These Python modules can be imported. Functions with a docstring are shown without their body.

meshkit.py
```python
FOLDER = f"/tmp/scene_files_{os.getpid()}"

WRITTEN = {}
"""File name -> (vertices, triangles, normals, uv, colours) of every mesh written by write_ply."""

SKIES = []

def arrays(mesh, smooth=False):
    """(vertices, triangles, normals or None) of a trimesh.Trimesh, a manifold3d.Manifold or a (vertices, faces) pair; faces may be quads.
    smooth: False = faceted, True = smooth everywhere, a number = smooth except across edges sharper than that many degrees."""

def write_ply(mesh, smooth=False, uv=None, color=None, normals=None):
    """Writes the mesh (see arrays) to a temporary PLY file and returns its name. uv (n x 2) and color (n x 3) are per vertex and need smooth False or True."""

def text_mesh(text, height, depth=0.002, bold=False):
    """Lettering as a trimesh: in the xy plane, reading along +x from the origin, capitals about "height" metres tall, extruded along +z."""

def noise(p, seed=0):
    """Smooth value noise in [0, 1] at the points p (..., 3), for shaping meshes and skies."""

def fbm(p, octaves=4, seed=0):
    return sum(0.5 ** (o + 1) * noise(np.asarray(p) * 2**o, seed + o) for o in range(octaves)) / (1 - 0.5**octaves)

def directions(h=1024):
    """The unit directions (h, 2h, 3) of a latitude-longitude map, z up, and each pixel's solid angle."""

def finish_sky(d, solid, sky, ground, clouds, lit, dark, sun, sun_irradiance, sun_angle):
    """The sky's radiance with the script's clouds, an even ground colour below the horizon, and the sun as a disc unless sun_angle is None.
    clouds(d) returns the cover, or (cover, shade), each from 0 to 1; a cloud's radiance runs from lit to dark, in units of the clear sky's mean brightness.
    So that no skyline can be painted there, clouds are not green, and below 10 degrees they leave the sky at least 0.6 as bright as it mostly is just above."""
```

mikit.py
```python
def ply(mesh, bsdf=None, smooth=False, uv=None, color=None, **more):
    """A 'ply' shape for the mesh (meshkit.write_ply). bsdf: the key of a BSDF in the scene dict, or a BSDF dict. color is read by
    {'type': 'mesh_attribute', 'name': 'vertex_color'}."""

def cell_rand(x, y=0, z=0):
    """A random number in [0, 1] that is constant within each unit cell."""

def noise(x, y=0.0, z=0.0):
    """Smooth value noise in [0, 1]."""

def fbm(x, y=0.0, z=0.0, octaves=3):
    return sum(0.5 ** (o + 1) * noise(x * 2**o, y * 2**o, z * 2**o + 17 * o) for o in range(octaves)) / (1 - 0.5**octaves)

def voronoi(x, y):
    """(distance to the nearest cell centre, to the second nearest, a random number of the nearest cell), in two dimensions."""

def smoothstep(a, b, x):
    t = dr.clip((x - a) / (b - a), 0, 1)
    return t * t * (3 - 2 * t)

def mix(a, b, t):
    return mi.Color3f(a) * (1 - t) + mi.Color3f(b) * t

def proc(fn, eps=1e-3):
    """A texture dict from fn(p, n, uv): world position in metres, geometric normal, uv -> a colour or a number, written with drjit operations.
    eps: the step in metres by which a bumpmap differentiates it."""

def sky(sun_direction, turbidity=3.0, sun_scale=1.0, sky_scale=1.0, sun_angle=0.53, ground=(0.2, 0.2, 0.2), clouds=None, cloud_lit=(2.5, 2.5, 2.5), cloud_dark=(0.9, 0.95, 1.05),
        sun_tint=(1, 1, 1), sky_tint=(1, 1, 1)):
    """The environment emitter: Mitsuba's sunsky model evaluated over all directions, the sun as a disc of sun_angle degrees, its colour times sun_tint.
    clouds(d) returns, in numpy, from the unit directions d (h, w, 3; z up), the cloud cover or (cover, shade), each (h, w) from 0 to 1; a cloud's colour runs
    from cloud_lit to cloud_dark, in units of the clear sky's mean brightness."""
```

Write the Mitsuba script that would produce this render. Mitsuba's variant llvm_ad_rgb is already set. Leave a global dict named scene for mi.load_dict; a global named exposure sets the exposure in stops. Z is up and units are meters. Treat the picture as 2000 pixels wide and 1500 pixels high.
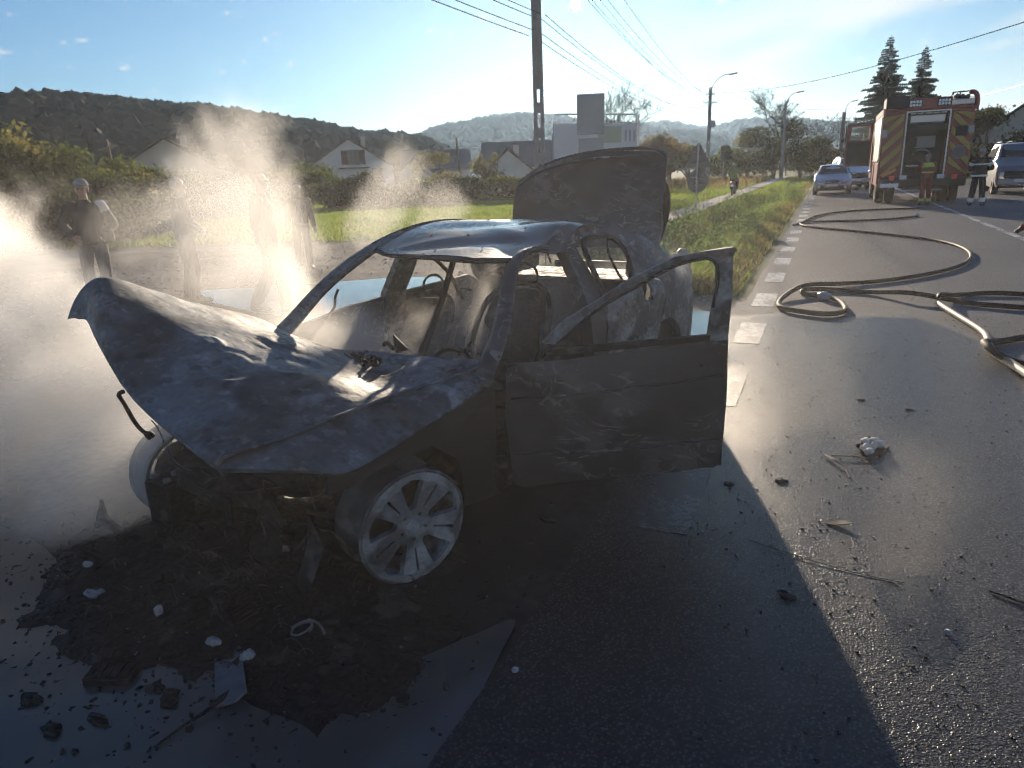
import math, random
import numpy as np, trimesh, drjit as dr, mitsuba as mi, manifold3d as m3
import mikit, meshkit
from mikit import noise, fbm, voronoi, smoothstep, mix, cell_rand
from scipy.interpolate import RBFInterpolator, PchipInterpolator
from scipy.spatial import Delaunay

T = mi.ScalarTransform4f
scene, labels = {}, {}
rng = np.random.default_rng(7)
random.seed(7)

# ---------------------------------------------------------------- camera, sky, air
EYE = np.array([0.0, 0.0, 1.6])


def camera_axes(pitch, roll, heading):
    p, r, a = np.radians([pitch, roll, heading])
    fwd = np.array([-np.sin(a) * np.cos(p), np.cos(a) * np.cos(p), -np.sin(p)])
    right = np.array([np.cos(a), np.sin(a), 0.0])
    up = np.cross(right, fwd)
    return fwd, up * np.cos(r) + right * np.sin(r)


FWD, UP = camera_axes(16.3, 2.3, 23.5)
scene['camera'] = {'type': 'perspective', 'fov': 71.08, 'fov_axis': 'x', 'near_clip': 0.05, 'far_clip': 6000,
                   'to_world': T().look_at(origin=list(EYE), target=list(EYE + FWD), up=list(UP)), 'medium': {'type': 'ref', 'id': 'air'}}
exposure = 3.6
SUN = np.array([-0.2997, 0.9334, 0.1975])


def clouds(d):
    az = np.degrees(np.arctan2(d[..., 0], d[..., 1]))
    el = np.degrees(np.arcsin(np.clip(d[..., 2], -1, 1)))
    # thin cirrus streaks that lean with the wind, thicker to the east of the road and towards the horizon
    q = np.stack([(az + 1.6 * el) / 16, (el - 0.20 * az) / 2.3, az * 0], -1)
    n = meshkit.fbm(q + 31, 5)
    n2 = meshkit.fbm(np.stack([az / 30, el / 9, az * 0 + 4], -1), 3)
    band = np.clip((az + 16) / 26, 0, 1) * np.exp(-((el - 6.5) / 7.0) ** 2)
    c = np.clip((n * 0.75 + n2 * 0.45 - 0.47) * 3.4, 0, 1) * band * 0.85
    veil = np.clip((az + 20) / 30, 0, 1) * np.exp(-(el / 5.5) ** 2) * 0.45
    # three small fair-weather clouds low over the hills
    small = 0
    for a0, e0, sa, se in ((-38.9, 3.95, 1.4, 0.32), (-30.5, 2.45, 1.6, 0.35), (-22.4, 4.85, .4, .15)):
        s = np.exp(-((az - a0) / sa) ** 2 - ((el - e0) / se) ** 2)
        small = small + np.clip(s * 1.5 + (meshkit.fbm(np.stack([az * 1.3, el * 2.5, az * 0 + 9], -1), 4) - 0.75) * 1.2, 0, 1)
    return np.clip(np.maximum(np.maximum(c, veil), small), 0, 1), np.zeros_like(c)


scene['sky'] = mikit.sky(list(SUN), turbidity=2.0, sky_scale=0.30, sun_tint=(0.84, 1.08, 2.05), sky_tint=(0.62, 0.98, 1.52), clouds=clouds, cloud_lit=(6.4, 5.5, 4.4))
scene['air'] = {'type': 'homogeneous', 'albedo': {'type': 'rgb', 'value': [0.46, 0.70, 1.0]}, 'sigma_t': 0.00009, 'phase': {'type': 'hg', 'g': 0.66}}

# ---------------------------------------------------------------- helpers


def numbered(name):
    if name not in scene and not any(k.startswith(name + '__') for k in scene):
        return name
    i = 1
    while True:
        k = f'{name}_{i:03d}'
        if k not in scene and not any(s.startswith(k + '__') for s in scene):
            return k
        i += 1


def tag(key, label, category, group=None, kind=None):
    labels[key] = {'label': label, 'category': category}
    if group:
        labels[key]['group'] = group
    if kind:
        labels[key]['kind'] = kind
    return key


def put(name, mesh, mat, parent=None, smooth=False, at=None, label=None, **k):
    """One entry of the scene; parts are keyed after their holder."""
    key = (parent + '__' + name) if parent else name
    base, i = key, 0
    while key in scene:
        i += 1
        key = f'{base}_{i:03d}'
    d = mikit.ply(mesh, mat, smooth=smooth, **k) if not isinstance(mesh, dict) else dict(mesh)
    if at is not None:
        d['to_world'] = at
    scene[key] = d
    if label:
        labels[key] = {'label': label}
    return key


def struct(name, mesh, mat, smooth=False, **k):
    key = put(name, mesh, mat, smooth=smooth, **k)
    labels[key] = {'kind': 'structure'}
    return key


def cat(ms):
    return trimesh.util.concatenate([m for m in ms if m is not None])


def tm(v, f):
    return trimesh.Trimesh(np.asarray(v, float), np.asarray(f, int), process=False)


def man(m):
    x = m.to_mesh()
    return tm(np.array(x.vert_properties[:, :3], float), np.array(x.tri_verts))


def box(c, s, rz=0.0, rx=0.0, ry=0.0, bevel=0.0):
    if bevel > 0:
        s2 = np.maximum(np.asarray(s) / 2 - bevel, 1e-4)
        pts = [[sx * (s2[0] + a), sy * (s2[1] + b), sz * (s2[2] + e)] for sx in (-1, 1) for sy in (-1, 1) for sz in (-1, 1)
               for a, b, e in ((bevel, 0, 0), (0, bevel, 0), (0, 0, bevel))]
        m = trimesh.convex.convex_hull(np.array(pts))
    else:
        m = trimesh.creation.box(s)
    R = trimesh.transformations.euler_matrix(rx, ry, rz)
    m.apply_transform(R)
    m.apply_translation(c)
    return m


def tube(pts, r, sides=8, cap=True, smooth_n=0, flat=None):
    """A tube along a polyline; r a number or one per point; flat = (width, height) factors of the section."""
    p = np.asarray(pts, float)
    if smooth_n:
        s = np.concatenate([[0], np.cumsum(np.linalg.norm(np.diff(p, axis=0), axis=1))])
        from scipy.interpolate import CubicSpline, make_interp_spline
        t = np.linspace(0, s[-1], smooth_n)
        r = np.interp(t, s, np.broadcast_to(r, (len(p),)))
        p = PchipInterpolator(s, p, axis=0)(t) if len(p) < 4 else make_interp_spline(s, p, k=3, axis=0)(t)
    r = np.broadcast_to(np.asarray(r, float), (len(p),))
    t = np.gradient(p, axis=0)
    t /= np.linalg.norm(t, axis=1, keepdims=True) + 1e-12
    up = np.array([0, 0, 1.0]) if abs(t[0, 2]) < 0.9 else np.array([1.0, 0, 0])
    a = np.cross(t[0], up)
    a /= np.linalg.norm(a)
    A = []
    for k in range(len(p)):
        a = a - t[k] * a.dot(t[k])
        a /= np.linalg.norm(a) + 1e-12
        A.append(a.copy())
    A = np.array(A)
    B = np.cross(t, A)
    ang = np.arange(sides) * 2 * np.pi / sides + np.pi / sides
    fa, fb = flat or (1, 1)
    v = p[:, None] + r[:, None, None] * (fa * np.cos(ang)[None, :, None] * A[:, None] + fb * np.sin(ang)[None, :, None] * B[:, None])
    n = len(p)
    i, j = np.meshgrid(np.arange(n - 1), np.arange(sides), indexing='ij')
    j2 = (j + 1) % sides
    q = np.stack([i * sides + j, i * sides + j2, (i + 1) * sides + j2, (i + 1) * sides + j], -1).reshape(-1, 4)
    f = np.vstack([q[:, [0, 1, 2]], q[:, [0, 2, 3]]])
    v = v.reshape(-1, 3)
    if cap:
        v = np.vstack([v, p[:1], p[-1:]])
        k = np.arange(sides)
        f = np.vstack([f, np.stack([(k + 1) % sides, k, k * 0 + len(v) - 2], 1), np.stack([k + (n - 1) * sides, (k + 1) % sides + (n - 1) * sides, k * 0 + len(v) - 1], 1)])
    return tm(v, f)


def plate(poly, th, res=0.05, holes=()):
    """A sheet over the polygon (a, b), refined; returns vertices (a, b, t) with t from 0 to th, and triangles."""
    cs = m3.CrossSection([np.asarray(poly, float)], m3.FillRule.NonZero)
    for h in holes:
        cs = cs - m3.CrossSection([np.asarray(h, float)], m3.FillRule.NonZero)
    m = m3.Manifold.extrude(cs, th)
    if res:
        m = m.refine_to_length(res)
    x = m.to_mesh()
    return np.array(x.vert_properties[:, :3], float), np.array(x.tri_verts)


def ellipse(cx, cy, rx, ry, n=18):
    a = np.arange(n) * 2 * np.pi / n
    return np.stack([cx + rx * np.cos(a), cy + ry * np.sin(a)], 1)


def lump(c, r, seed=0, sub=2, rough=0.35, squash=(1, 1, 1), freq=1.5):
    m = trimesh.creation.icosphere(subdivisions=sub, radius=1)
    v = m.vertices
    k = 1 + rough * 2 * (meshkit.fbm(v * freq + seed * 7.3 + 50, 3, seed) - 0.5)
    return tm(np.asarray(c) + v * k[:, None] * np.asarray(r) * np.asarray(squash), m.faces)


def lathe(profile, n=32):
    """(radius, z) pairs turned about z."""
    return trimesh.creation.revolve(np.asarray(profile, float), sections=n)


def grid_mesh(X, Y, Z):
    h, w = X.shape
    i, j = np.meshgrid(np.arange(h - 1), np.arange(w - 1), indexing='ij')
    a = i * w + j
    q = np.stack([a, a + 1, a + w + 1, a + w], -1).reshape(-1, 4)
    return tm(np.stack([X, Y, Z], -1).reshape(-1, 3), np.vstack([q[:, [0, 1, 2]], q[:, [0, 2, 3]]]))


def xform(m, M):
    m = m.copy()
    m.apply_transform(M)
    return m


def place(x, y, z=0.0, rz=0.0, s=1.0):
    return T().translate([x, y, z]).rotate([0, 0, 1], rz).scale(s)


# ---------------------------------------------------------------- materials


def rgb(*c):
    return {'type': 'rgb', 'value': list(c)}


def mat(name, color, rough=0.6, metallic=0.0, spec=0.5, two=True, bump=None, bump_scale=1.0, eps=1e-3, **k):
    b = {'type': 'principled', 'base_color': mikit.proc(color) if callable(color) else rgb(*color),
         'roughness': mikit.proc(rough) if callable(rough) else rough, 'metallic': metallic, 'specular': spec, **k}
    if bump is not None:
        b = {'type': 'bumpmap', 'arbitrary': mikit.proc(bump, eps), 'scale': bump_scale, 'bsdf': b}
    scene[name] = {'type': 'twosided', 'bsdf': b} if two else b


def leafmat(name, color, trans=1.0, rough=0.5):
    scene[name] = {'type': 'principledthin', 'base_color': mikit.proc(color) if callable(color) else rgb(*color), 'roughness': rough, 'diff_trans': trans, 'spec_trans': 0.0, 'eta': 1.4}


def asphalt_wet(p):
    edge = 8.25 + 0.7 * (fbm(p.x * 1.3, p.y * 0.9) - 0.5) - smoothstep(0.9, 2.2, p.x) * 2.6
    return 1 - smoothstep(-0.12, 0.22, p.y - edge)


def asphalt_color(p, n, uv):
    wet = asphalt_wet(p)
    grit = noise(p.x * 140, p.y * 140)
    patch = fbm(p.x * 0.7 + 3, p.y * 0.35, 2.0)
    dry = mix((0.095, 0.096, 0.098), (0.155, 0.153, 0.148), patch) * (0.72 + 0.56 * grit)
    # old cracks across the lane
    c1 = dr.abs(p.y - 9.0 - 0.10 * p.x - 0.3 * (fbm(p.x * 1.1, 3.0) - 0.5))
    c2 = dr.abs(p.x - 1.05 - 0.5 * (fbm(p.y * 0.8, 7.0) - 0.5))
    crack = 1 - 0.6 * (1 - smoothstep(0.004, 0.014, c1)) - 0.5 * (1 - smoothstep(0.004, 0.012, c2)) * smoothstep(9.0, 9.4, p.y)
    track = 1 - 0.12 * smoothstep(0.5, 0.75, noise(p.x * 1.2 + 9, p.y * 0.02))
    d, d2, r = voronoi(p.x * 85, p.y * 85)
    stone = (1 - smoothstep(0.25, 0.55, d)) * r * r
    dark = mix((0.016, 0.017, 0.018), (0.046, 0.047, 0.049), grit * 0.6 + patch * 0.4) + mi.Color3f(0.085) * stone
    dry = dry * (0.85 + 0.5 * stone)
    soot = smoothstep(2.6, 1.0, dr.sqrt(dr.square((p.x + 1.1) / 1.0) + dr.square((p.y - 2.6) / 1.5)))
    return mix(dry * crack * track, dark * (1 - 0.35 * soot), wet)


def asphalt_rough(p, n, uv):
    wet = asphalt_wet(p)
    film = smoothstep(0.50, 0.68, fbm(p.x * 1.5 + 2, p.y * 0.8 + 5, 1.0))
    streak = (1 - smoothstep(0.05, 0.45, dr.abs(p.x - 0.55 - 0.05 * (p.y - 5)))) * smoothstep(4.0, 5.5, p.y)
    pool = smoothstep(1.15, 0.8, dr.sqrt(dr.square((p.x - 0.43) / 0.13) + dr.square((p.y - 2.62) / 0.34)) + 0.5 * (noise(p.x * 9, p.y * 9) - 0.5))
    return 0.72 - wet * (0.37 + 0.14 * dr.maximum(film * 0.3, streak) + 0.16 * pool)


def asphalt_bump(p, n, uv):
    wet = asphalt_wet(p)
    d, d2, r = voronoi(p.x * 115, p.y * 115)
    film = smoothstep(0.50, 0.68, fbm(p.x * 1.5 + 2, p.y * 0.8 + 5, 1.0))
    return (0.0015 * (1 - smoothstep(0.1, 0.6, d)) * (0.15 + 0.85 * r * r) + 0.0010 * noise(p.x * 260, p.y * 260) + 0.0012 * smoothstep(0.55, 0.9, noise(p.x * 70, p.y * 70))) * (1 - 0.2 * film * wet)


mat('asphalt', asphalt_color, asphalt_rough, spec=0.24, bump=asphalt_bump, bump_scale=1.0, eps=1e-3)


def lawn_edge(p):
    # > 0 on grass, < 0 on the gravel lay-by
    far = p.y - (16.6 + 0.24 * (p.x + 13)) + 1.6 * (fbm(p.x * 0.6, p.y * 0.6) - 0.5)
    verge = dr.minimum(p.y - 9.6 - 0.9 * (fbm(p.x * 1.5, 4.0) - 0.5), p.x + 5.2)
    return dr.maximum(far, verge * smoothstep(-6.5, -5.0, p.x) - (1 - smoothstep(-6.5, -5.0, p.x)) * 5)


def terrain_color(p, n, uv):
    e = lawn_edge(p)
    g = noise(p.x * 30, p.y * 30)
    peb = noise(p.x * 95, p.y * 95)
    gravel = mix((0.15, 0.122, 0.092), (0.30, 0.25, 0.185), fbm(p.x * 2, p.y * 2) * 0.7 + g * 0.3) * (0.7 + 0.6 * peb)
    damp = smoothstep(0.42, 0.62, fbm(p.x * 0.45 + 1, p.y * 0.45 + 8))
    gravel = gravel * (1 - 0.45 * damp)
    grass = mix((0.045, 0.075, 0.018), (0.12, 0.12, 0.04), fbm(p.x * 0.5, p.y * 0.5 + 3) * 0.8 + 0.2 * g)
    straw = smoothstep(52, 60, p.y) * (1 - smoothstep(90, 120, p.y))
    grass = mix(grass, (0.22, 0.17, 0.07), straw * 0.6 * noise(p.x * 0.3, p.y * 0.3))
    base = mix(gravel, grass, smoothstep(-0.25, 0.25, e))
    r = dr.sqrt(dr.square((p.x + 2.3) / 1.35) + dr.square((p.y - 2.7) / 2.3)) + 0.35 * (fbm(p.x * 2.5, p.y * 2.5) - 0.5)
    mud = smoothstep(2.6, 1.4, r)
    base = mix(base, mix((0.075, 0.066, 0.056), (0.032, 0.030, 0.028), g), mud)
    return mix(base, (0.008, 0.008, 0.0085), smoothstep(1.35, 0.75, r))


def terrain_rough(p, n, uv):
    r = dr.sqrt(dr.square((p.x + 2.3) / 1.35) + dr.square((p.y - 2.7) / 2.3)) + 0.35 * (fbm(p.x * 2.5, p.y * 2.5) - 0.5)
    return 0.9 - 0.5 * smoothstep(2.4, 1.3, r) * smoothstep(0.35, 0.6, fbm(p.x * 1.7 + 4, p.y * 1.7))


def terrain_bump(p, n, uv):
    near = 1 - smoothstep(12, 30, dr.sqrt(dr.square(p.x) + dr.square(p.y)))
    return near * (0.006 * noise(p.x * 45, p.y * 45) + 0.012 * fbm(p.x * 9, p.y * 9))


mat('earth', terrain_color, terrain_rough, bump=terrain_bump, bump_scale=1.0, eps=3e-3)


def steel_color(p, n, uv):
    a = fbm(p.x * 3.1 + 4, p.y * 3.1, p.z * 3.1 + 2)
    b = fbm(p.x * 9, p.y * 9 + 7, p.z * 9, 4)
    swirl = fbm(p.x * 5 + 2.5 * a, p.y * 5 - 2 * b, p.z * 7 + 3 * a)
    base = mix((0.055, 0.061, 0.062), (0.155, 0.170, 0.174), smoothstep(0.3, 0.7, a))
    ash = smoothstep(0.50, 0.64, swirl) * smoothstep(0.35, 0.62, b)
    base = mix(base, (0.22, 0.24, 0.245), ash * 0.75)
    soot = smoothstep(0.50, 0.62, fbm(p.x * 4.2 + 9, p.y * 4.2 + 1, p.z * 4.2)) * smoothstep(0.3, 0.55, b)
    base = mix(base, (0.018, 0.019, 0.02), soot * 0.8)
    rust = smoothstep(0.56, 0.68, fbm(p.x * 4 + 11, p.y * 4, p.z * 4 + 5)) * smoothstep(0.3, 0.6, b)
    base = mix(base, (0.12, 0.072, 0.045), rust * 0.6)
    blister = smoothstep(0.60, 0.72, fbm(p.x * 22, p.y * 22, p.z * 22 + 6))
    base = base * (1 - 0.45 * blister) + mi.Color3f(0.05) * smoothstep(0.62, 0.7, fbm(p.x * 30 + 4, p.y * 30, p.z * 30))
    return base * (0.75 + 0.5 * noise(p.x * 60, p.y * 60, p.z * 60))


def steel_rough(p, n, uv):
    return 0.36 + 0.34 * fbm(p.x * 6, p.y * 6, p.z * 6 + 1)


def steel_bump(p, n, uv):
    return 0.0016 * fbm(p.x * 55, p.y * 55, p.z * 55) + 0.002 * fbm(p.x * 22, p.y * 22, p.z * 22 + 6) + 0.006 * fbm(p.x * 7, p.y * 7, p.z * 7 + 9)


mat('burnt_steel', steel_color, lambda p, n, uv: steel_rough(p, n, uv) + 0.06, metallic=0.15, bump=steel_bump, eps=2e-3)


def door_color(p, n, uv):
    a = fbm(p.x * 3.0 + 1, p.y * 3.0, p.z * 4.0 + 2)
    b = fbm(p.x * 12, p.y * 12 + 7, p.z * 12, 4)
    base = mix((0.022, 0.022, 0.023), (0.05, 0.05, 0.052), a)
    swirl = fbm(p.x * 1.7 + 1.8 * a, p.y * 1.7, p.z * 6 - 3 * a + 4, 4)
    fine = fbm(p.x * 30, p.y * 30, p.z * 42, 3)
    zone = smoothstep(0.44, 0.60, fbm(p.x * 2.4 + 8, p.y * 2.4, p.z * 3.2))
    line = smoothstep(0.55, 0.98, dr.sin(swirl * 62.0)) * zone
    base = mix(base, (0.15, 0.158, 0.16), line * smoothstep(0.35, 0.6, fine) * 0.75)
    base = mix(base, (0.085, 0.09, 0.094), zone * smoothstep(0.42, 0.62, b) * 0.6)
    rust = smoothstep(0.58, 0.7, fbm(p.x * 5 + 3, p.y * 5, p.z * 6)) * b
    return mix(base, (0.075, 0.045, 0.03), rust * 0.6)


mat('burnt_door', door_color, steel_rough, metallic=0.1, bump=steel_bump, eps=2e-3)


def roof_color(p, n, uv):
    a = fbm(p.x * 2.6, p.y * 2.6, 3.0)
    spot = smoothstep(0.72, 0.76, noise(p.x * 34, p.y * 34, 2.0)) * smoothstep(0.5, 0.7, noise(p.x * 3, p.y * 3))
    return mix(mix((0.020, 0.026, 0.036), (0.05, 0.062, 0.08), a), (0.35, 0.37, 0.4), spot * 0.5)


mat('wet_roof', roof_color, lambda p, n, uv: 0.10 + 0.28 * smoothstep(0.35, 0.7, fbm(p.x * 4, p.y * 4, 1.0)), metallic=0.35, spec=0.7,
    bump=lambda p, n, uv: 0.004 * fbm(p.x * 6, p.y * 6, p.z * 6) + 0.0005 * noise(p.x * 60, p.y * 60), eps=2e-3)


def char_color(p, n, uv):
    g = noise(p.x * 70, p.y * 70, p.z * 70)
    a = fbm(p.x * 11, p.y * 11, p.z * 11)
    return mix(mix((0.006, 0.006, 0.006), (0.022, 0.021, 0.02), g), (0.036, 0.033, 0.031), smoothstep(0.6, 0.75, a))


mat('charred', char_color, lambda p, n, uv: 0.5 + 0.4 * noise(p.x * 25, p.y * 25, p.z * 25), spec=0.22)
mat('soot_black', (0.012, 0.012, 0.0125), 0.7)


def seat_color(p, n, uv):
    a = fbm(p.x * 14, p.y * 14, p.z * 14)
    return mix((0.014, 0.013, 0.012), (0.055, 0.05, 0.045), smoothstep(0.4, 0.75, a))


mat('burnt_frame', seat_color, 0.7)


def alloy_color(p, n, uv):
    a = fbm(p.x * 9, p.y * 9, p.z * 9)
    b = noise(p.x * 90, p.y * 90, p.z * 90)
    return mix((0.165, 0.172, 0.172), (0.31, 0.322, 0.325), smoothstep(0.3, 0.7, a)) * (0.8 + 0.35 * b)


mat('alloy', lambda p, n, uv: alloy_color(p, n, uv) * (1 - 0.65 * smoothstep(0.52, 0.68, fbm(p.x * 6 + 5, p.y * 6, p.z * 6))), 0.55, metallic=0.2)
mat('sooty_alloy', lambda p, n, uv: alloy_color(p, n, uv) * (0.25 + 0.5 * smoothstep(0.5, 0.7, fbm(p.x * 8, p.y * 8 + 2, p.z * 8))), 0.6)


def ash_color(p, n, uv):
    return mix((0.15, 0.147, 0.143), (0.40, 0.39, 0.38), noise(p.x * 80, p.y * 80, p.z * 80))


mat('white_ash', ash_color, 0.8)
mat('pale_ash', lambda p, n, uv: mix((0.05, 0.05, 0.052), (0.17, 0.175, 0.18), fbm(p.x * 26, p.y * 26, p.z * 26)), 0.75)
mat('water', (0.022, 0.020, 0.018), lambda p, n, uv: 0.03 + 0.12 * smoothstep(0.55, 0.75, fbm(p.x * 1.6, p.y * 1.6)), spec=0.5, bump=lambda p, n, uv: 0.0016 * fbm(p.x * 7, p.y * 7))
mat('muddy_water', (0.085, 0.077, 0.068), lambda p, n, uv: 0.14 + 0.25 * smoothstep(0.4, 0.65, fbm(p.x * 3, p.y * 3)), spec=0.3)


def line_color(p, n, uv):
    near = smoothstep(8.3, 5.5, p.y)
    w = fbm(p.x * 4, p.y * 4) * 0.5 + noise(p.x * 90, p.y * 90) * 0.25 + noise(p.x * 33, p.y * 33) * 0.25
    worn = smoothstep(0.46, 0.66, w + 0.05 + 0.14 * near)
    grit = noise(p.x * 140, p.y * 140)
    return mix(mix((0.50, 0.49, 0.46), (0.085, 0.088, 0.092), near), mix((0.13, 0.13, 0.125), (0.022, 0.023, 0.025), near), worn) * (0.75 + 0.5 * grit)


mat('road_paint', line_color, lambda p, n, uv: 0.62 - 0.2 * smoothstep(8.3, 6.5, p.y), bump=asphalt_bump)


def concrete_color(p, n, uv):
    return mix((0.22, 0.21, 0.20), (0.36, 0.345, 0.32), fbm(p.x * 6, p.y * 6, p.z * 3)) * (0.85 + 0.3 * noise(p.x * 60, p.y * 60, p.z * 60))


mat('concrete', concrete_color, 0.85)
mat('path_concrete', lambda p, n, uv: mix((0.26, 0.23, 0.20), (0.40, 0.36, 0.31), fbm(p.x * 2, p.y * 2)) * (0.8 + 0.4 * noise(p.x * 40, p.y * 40)), 0.9)
mat('plaster', lambda p, n, uv: mix((0.55, 0.55, 0.53), (0.68, 0.67, 0.65), fbm(p.x, p.y, p.z)), 0.85)
mat('beige_plaster', (0.48, 0.43, 0.36), 0.85)
mat('roof_tile', lambda p, n, uv: mix((0.07, 0.045, 0.04), (0.13, 0.085, 0.07), noise(p.x * 3, p.y * 3, p.z * 9)), 0.75)
mat('grey_roof', (0.09, 0.09, 0.095), 0.7)
mat('dark_glass', (0.02, 0.024, 0.03), 0.08, spec=0.6)
mat('wood', lambda p, n, uv: mix((0.07, 0.05, 0.035), (0.14, 0.10, 0.07), noise(p.x * 9, p.y * 9, p.z * 2)), 0.85)
mat('sign_back', (0.10, 0.105, 0.11), 0.6)
mat('galvanised', (0.33, 0.34, 0.35), 0.45, metallic=0.6)
mat('panel_grey', (0.34, 0.36, 0.37), 0.7)
mat('emblem_grey', (0.12, 0.11, 0.12), 0.6)
mat('panel_white', (0.55, 0.57, 0.60), 0.6)
mat('bark', lambda p, n, uv: mix((0.05, 0.04, 0.032), (0.12, 0.10, 0.085), noise(p.x * 14, p.y * 14, p.z * 4)), 0.9)
leafmat('leaf_gold', lambda p, n, uv: mix((0.09, 0.095, 0.03), (0.18, 0.16, 0.055), cell_rand(p.x * 3, p.y * 3, p.z * 3)), 1.0)
leafmat('leaf_green', lambda p, n, uv: mix((0.045, 0.075, 0.02), (0.10, 0.115, 0.03), cell_rand(p.x * 3, p.y * 3, p.z * 3)), 0.9)
leafmat('leaf_dark', lambda p, n, uv: mix((0.022, 0.034, 0.014), (0.055, 0.062, 0.026), cell_rand(p.x * 3, p.y * 3, p.z * 3)), 0.7)
leafmat('leaf_rust', lambda p, n, uv: mix((0.10, 0.06, 0.025), (0.16, 0.105, 0.035), cell_rand(p.x * 3, p.y * 3, p.z * 3)), 0.8)
leafmat('needles', (0.022, 0.036, 0.022), 0.4)
leafmat('grass_blade', lambda p, n, uv: mix(mix((0.13, 0.23, 0.04), (0.24, 0.30, 0.07), noise(p.x * 1.1, p.y * 1.1)), (0.30, 0.25, 0.10), smoothstep(0.75, 0.95, cell_rand(p.x * 11, p.y * 11))), 1.0)
leafmat('dry_grass', lambda p, n, uv: mix((0.13, 0.11, 0.045), (0.25, 0.19, 0.09), cell_rand(p.x * 12, p.y * 12)), 1.0)
leafmat('weed_leaf', lambda p, n, uv: mix((0.06, 0.11, 0.035), (0.15, 0.21, 0.07), cell_rand(p.x * 6, p.y * 6)), 0.9)
mat('forest', lambda p, n, uv: mix(mix((0.014, 0.023, 0.019), (0.028, 0.037, 0.028), cell_rand(p.x * 0.12, p.y * 0.12, p.z * 0.1)), (0.055, 0.042, 0.026), smoothstep(0.72, 0.9, noise(p.x * 0.09, p.y * 0.09, p.z * 0.2)) * 0.4), 0.95, spec=0.1)
mat('far_forest', lambda p, n, uv: mix((0.010, 0.018, 0.018), (0.020, 0.030, 0.026), cell_rand(p.x * 0.07, p.y * 0.07)), 1.0, spec=0.0)
mat('hill_ground', lambda p, n, uv: mix((0.012, 0.019, 0.016), (0.024, 0.031, 0.024), fbm(p.x * 0.02, p.y * 0.02)), 0.95, spec=0.1)
mat('fire_red', (0.18, 0.014, 0.014), 0.3, clearcoat=0.6)
mat('locker_silver', (0.46, 0.47, 0.47), 0.35, metallic=0.6)
mat('marking_yellow', (0.30, 0.215, 0.045), 0.45)
mat('marking_orange', (0.62, 0.16, 0.05), 0.4)
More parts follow.
